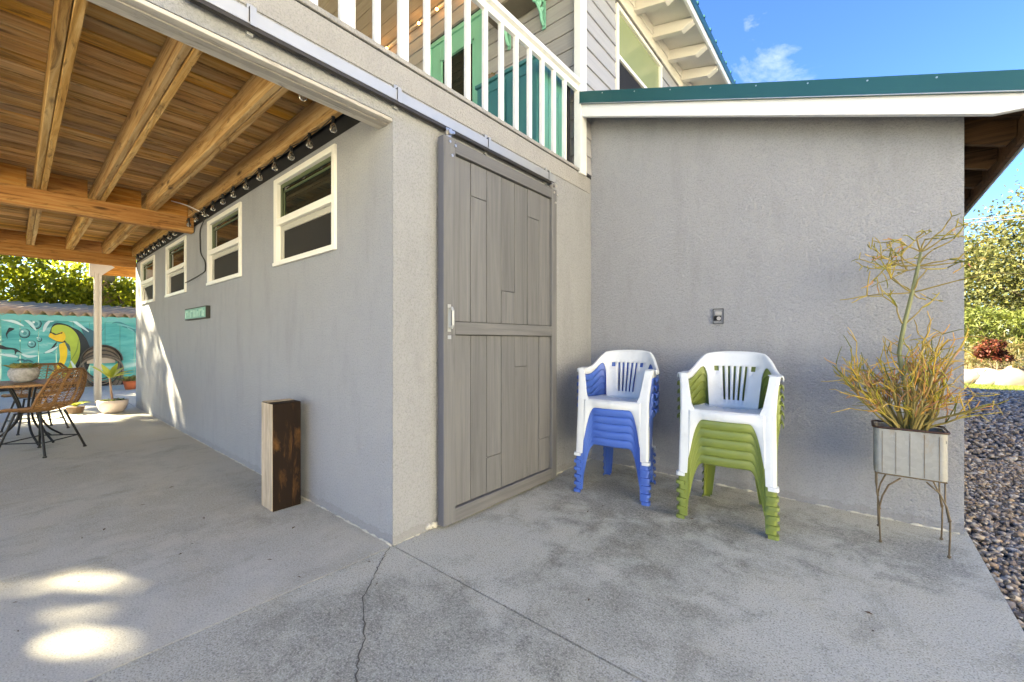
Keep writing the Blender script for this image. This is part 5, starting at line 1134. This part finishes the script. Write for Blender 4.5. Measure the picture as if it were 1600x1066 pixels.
ag = tree('golden_shrub', 'straw-coloured spiky shrubs spreading behind the red-leaved one', (3.8, 20.5, 0), 0.8, [(2.9, 20.5, 0.5, 0.7, 0.7, 0.40, 900), (4.0, 20.5, 0.65, 0.9, 0.8, 0.5, 1500), (5.0, 20.0, 0.75, 1.0, 0.8, 0.6, 1000)], 0.22, leafmat('straw_leaves', [(0.14, 0.10, 0.04), (0.20, 0.15, 0.07), (0.12, 0.12, 0.04), (0.18, 0.11, 0.06)]), tr=0.03, cat='shrub', aspect=0.10)
M['boulder'] = plain('pale_boulder', (0.26, 0.22, 0.17), 0.9, var=0.5, scale=3, bump=0.8, bscale=14)
for i, (bx_, by_, rx_, rz_, lab) in enumerate(((2.30, 17.25, 0.42, 0.26, 'low flat boulder nearest the house wall'), (2.72, 17.3, 0.46, 0.30, 'long pale boulder under the red shrub'), (3.18, 17.2, 0.44, 0.36, 'largest rounded boulder right of the red shrub'), (3.70, 17.35, 0.45, 0.30, 'boulder at the right edge of the rock border'))):
    G = []; q = random.Random(i+3); of = [q.uniform(0, 6) for _ in range(6)]
    for a_ in range(11):
        th = math.pi*a_/10; row = []
        for b_ in range(17):
            ph = 2*math.pi*b_/16; r_ = 1+0.14*math.sin(2*ph+of[0]+th*2)+0.10*math.sin(3*ph+of[1])*math.sin(th*3+of[2])+0.06*math.sin(5*ph+of[3])
            row.append((bx_+rx_*r_*math.sin(th)*math.cos(ph), by_+rx_*0.7*r_*math.sin(th)*math.sin(ph), 0.05+rz_*r_*math.cos(th)))
        G.append(row)
    bo = MB().grid(G).build('boulder', M['boulder'], None, (bx_, by_, -0.1), smooth=True, weld=True); tag(bo, lab, 'boulder', 'boulders edging the planting bed')
bedm = MB().add([(1, 17.0, -0.085), (12, 17.0, -0.085), (12, 27, 0.05), (1, 27, 0.05)], [(0, 1, 2, 3)]).build('planting_bed', plain('leaf_mulch', (0.13, 0.09, 0.05), 0.95, var=0.4, scale=4, bump=0.6), None, (5, 20, -0.1)); tag(bedm, kind='structure')
gm = MB().add([(XC, 15.4, -0.07), (14, 15.4, -0.07), (14, 17.0, -0.07), (XC, 17.0, -0.07)], [(0, 1, 2, 3)]).build('lawn', plain('lawn_green', (0.10, 0.13, 0.035), 0.95, var=0.4, scale=5), None, (5, 16, -0.07)); tag(gm, kind='structure')
n = 26000; V0 = np.stack([rng.uniform(1.5, 8, n), rng.uniform(15.3, 17.0, n), np.full(n, -0.07)], 1); a = rng.uniform(0, 6.28, n); hh = rng.uniform(0.03, 0.08, n)
dv = np.stack([np.cos(a), np.sin(a), np.zeros(n)], 1)*0.006; V = np.stack([V0-dv, V0+dv, V0+np.stack([rng.normal(0, .015, n), rng.normal(0, .015, n), hh], 1)], 1).reshape(-1, 3)
gr = fastmesh('lawn_grass', V, np.arange(3*n).reshape(-1, 3), leafmat('grass_blades', [(0.10, 0.14, 0.03), (0.20, 0.22, 0.05), (0.07, 0.11, 0.02)])); tag(gr, 'short green grass strip between gravel and boulders', 'grass', kind='stuff')
for zz_, ext, lab in ((6.0, 0.0, 'upper utility line crossing in front of the oak'), (5.55, -1.5, 'lower utility line crossing in front of the oak')):
    P = [(2.0+i*1.6, 26+ext, zz_-0.3+0.4*i*0.28+0.02*(i-6)**2) for i in range(12)]
    wl = MB().tube(P, 0.022, 5).build('utility_line', plain('grey_cable', (0.16, 0.15, 0.14), 0.6), None, smooth=True); tag(wl, lab, 'cable')
# unseen trees placed left and behind the viewer to throw dappled patio shade
gaps = [((-2.24, 0.12, 0), 0.20), ((-2.40, 0.15, 0), 0.20), ((-2.80, 0.28, 0), 0.17), ((-3.05, -0.04, 0), 0.20), ((-3.42, 0.23, 0), 0.145), ((-4.6, 0.35, 0), 0.17), ((-5.2, 0.5, 0), 0.07), ((-7.2, 0.0, 0), 0.12),  # crown gaps cut along sun rays to place the light patches
        ((-9.0, 0.6, 0), 0.55), ((-9.6, 1.2, 0.4), 0.12), ((-9.5, 1.2, 0.9), 0.09), ((-10.5, 0.5, 0), 0.4), ((-9.2, 1.25, 0.2), 0.12), ((-16, 0.2, 2), 0.9), ((-16, 1.8, 2), 0.8), ((-16, 3.4, 2), 0.9), ((-16, 5.0, 2), 0.9)]
tree('shade_tree', 'broad shade tree standing left of the patio', (-10.2, -7.2, 0), 5, [(-10.4, -5.3, 6.2, 3.0, 2.2, 3.2, 8000), (-12.8, -5.8, 4.2, 2.2, 1.8, 2.4, 4500), (-8.0, -5.0, 5.0, 2.2, 1.6, 2.6, 4500)], 0.34, M['lf_grn'], gaps=gaps, group='shade trees beside the patio', shell=0.25, clump=0.5)
tree('shade_tree', 'second shade tree further along the patio', (-16.4, -8.0, 0), 5, [(-15.6, -6.0, 6.4, 3.0, 2.2, 3.4, 8000), (-18.5, -6.2, 4.6, 2.2, 1.8, 2.6, 4500)], 0.34, M['lf_grn'], gaps=gaps, group='shade trees beside the patio', shell=0.25, clump=0.5)
tree('shade_tree', 'third shade tree at the far end of the patio', (-21.6, -8.0, 0), 5, [(-21.5, -5.6, 6.4, 3.0, 2.2, 3.0, 6500), (-24.5, -5.8, 5.6, 2.2, 1.8, 2.6, 3500)], 0.34, M['lf_grn'], gaps=gaps, group='shade trees beside the patio', shell=0.25, clump=0.5)
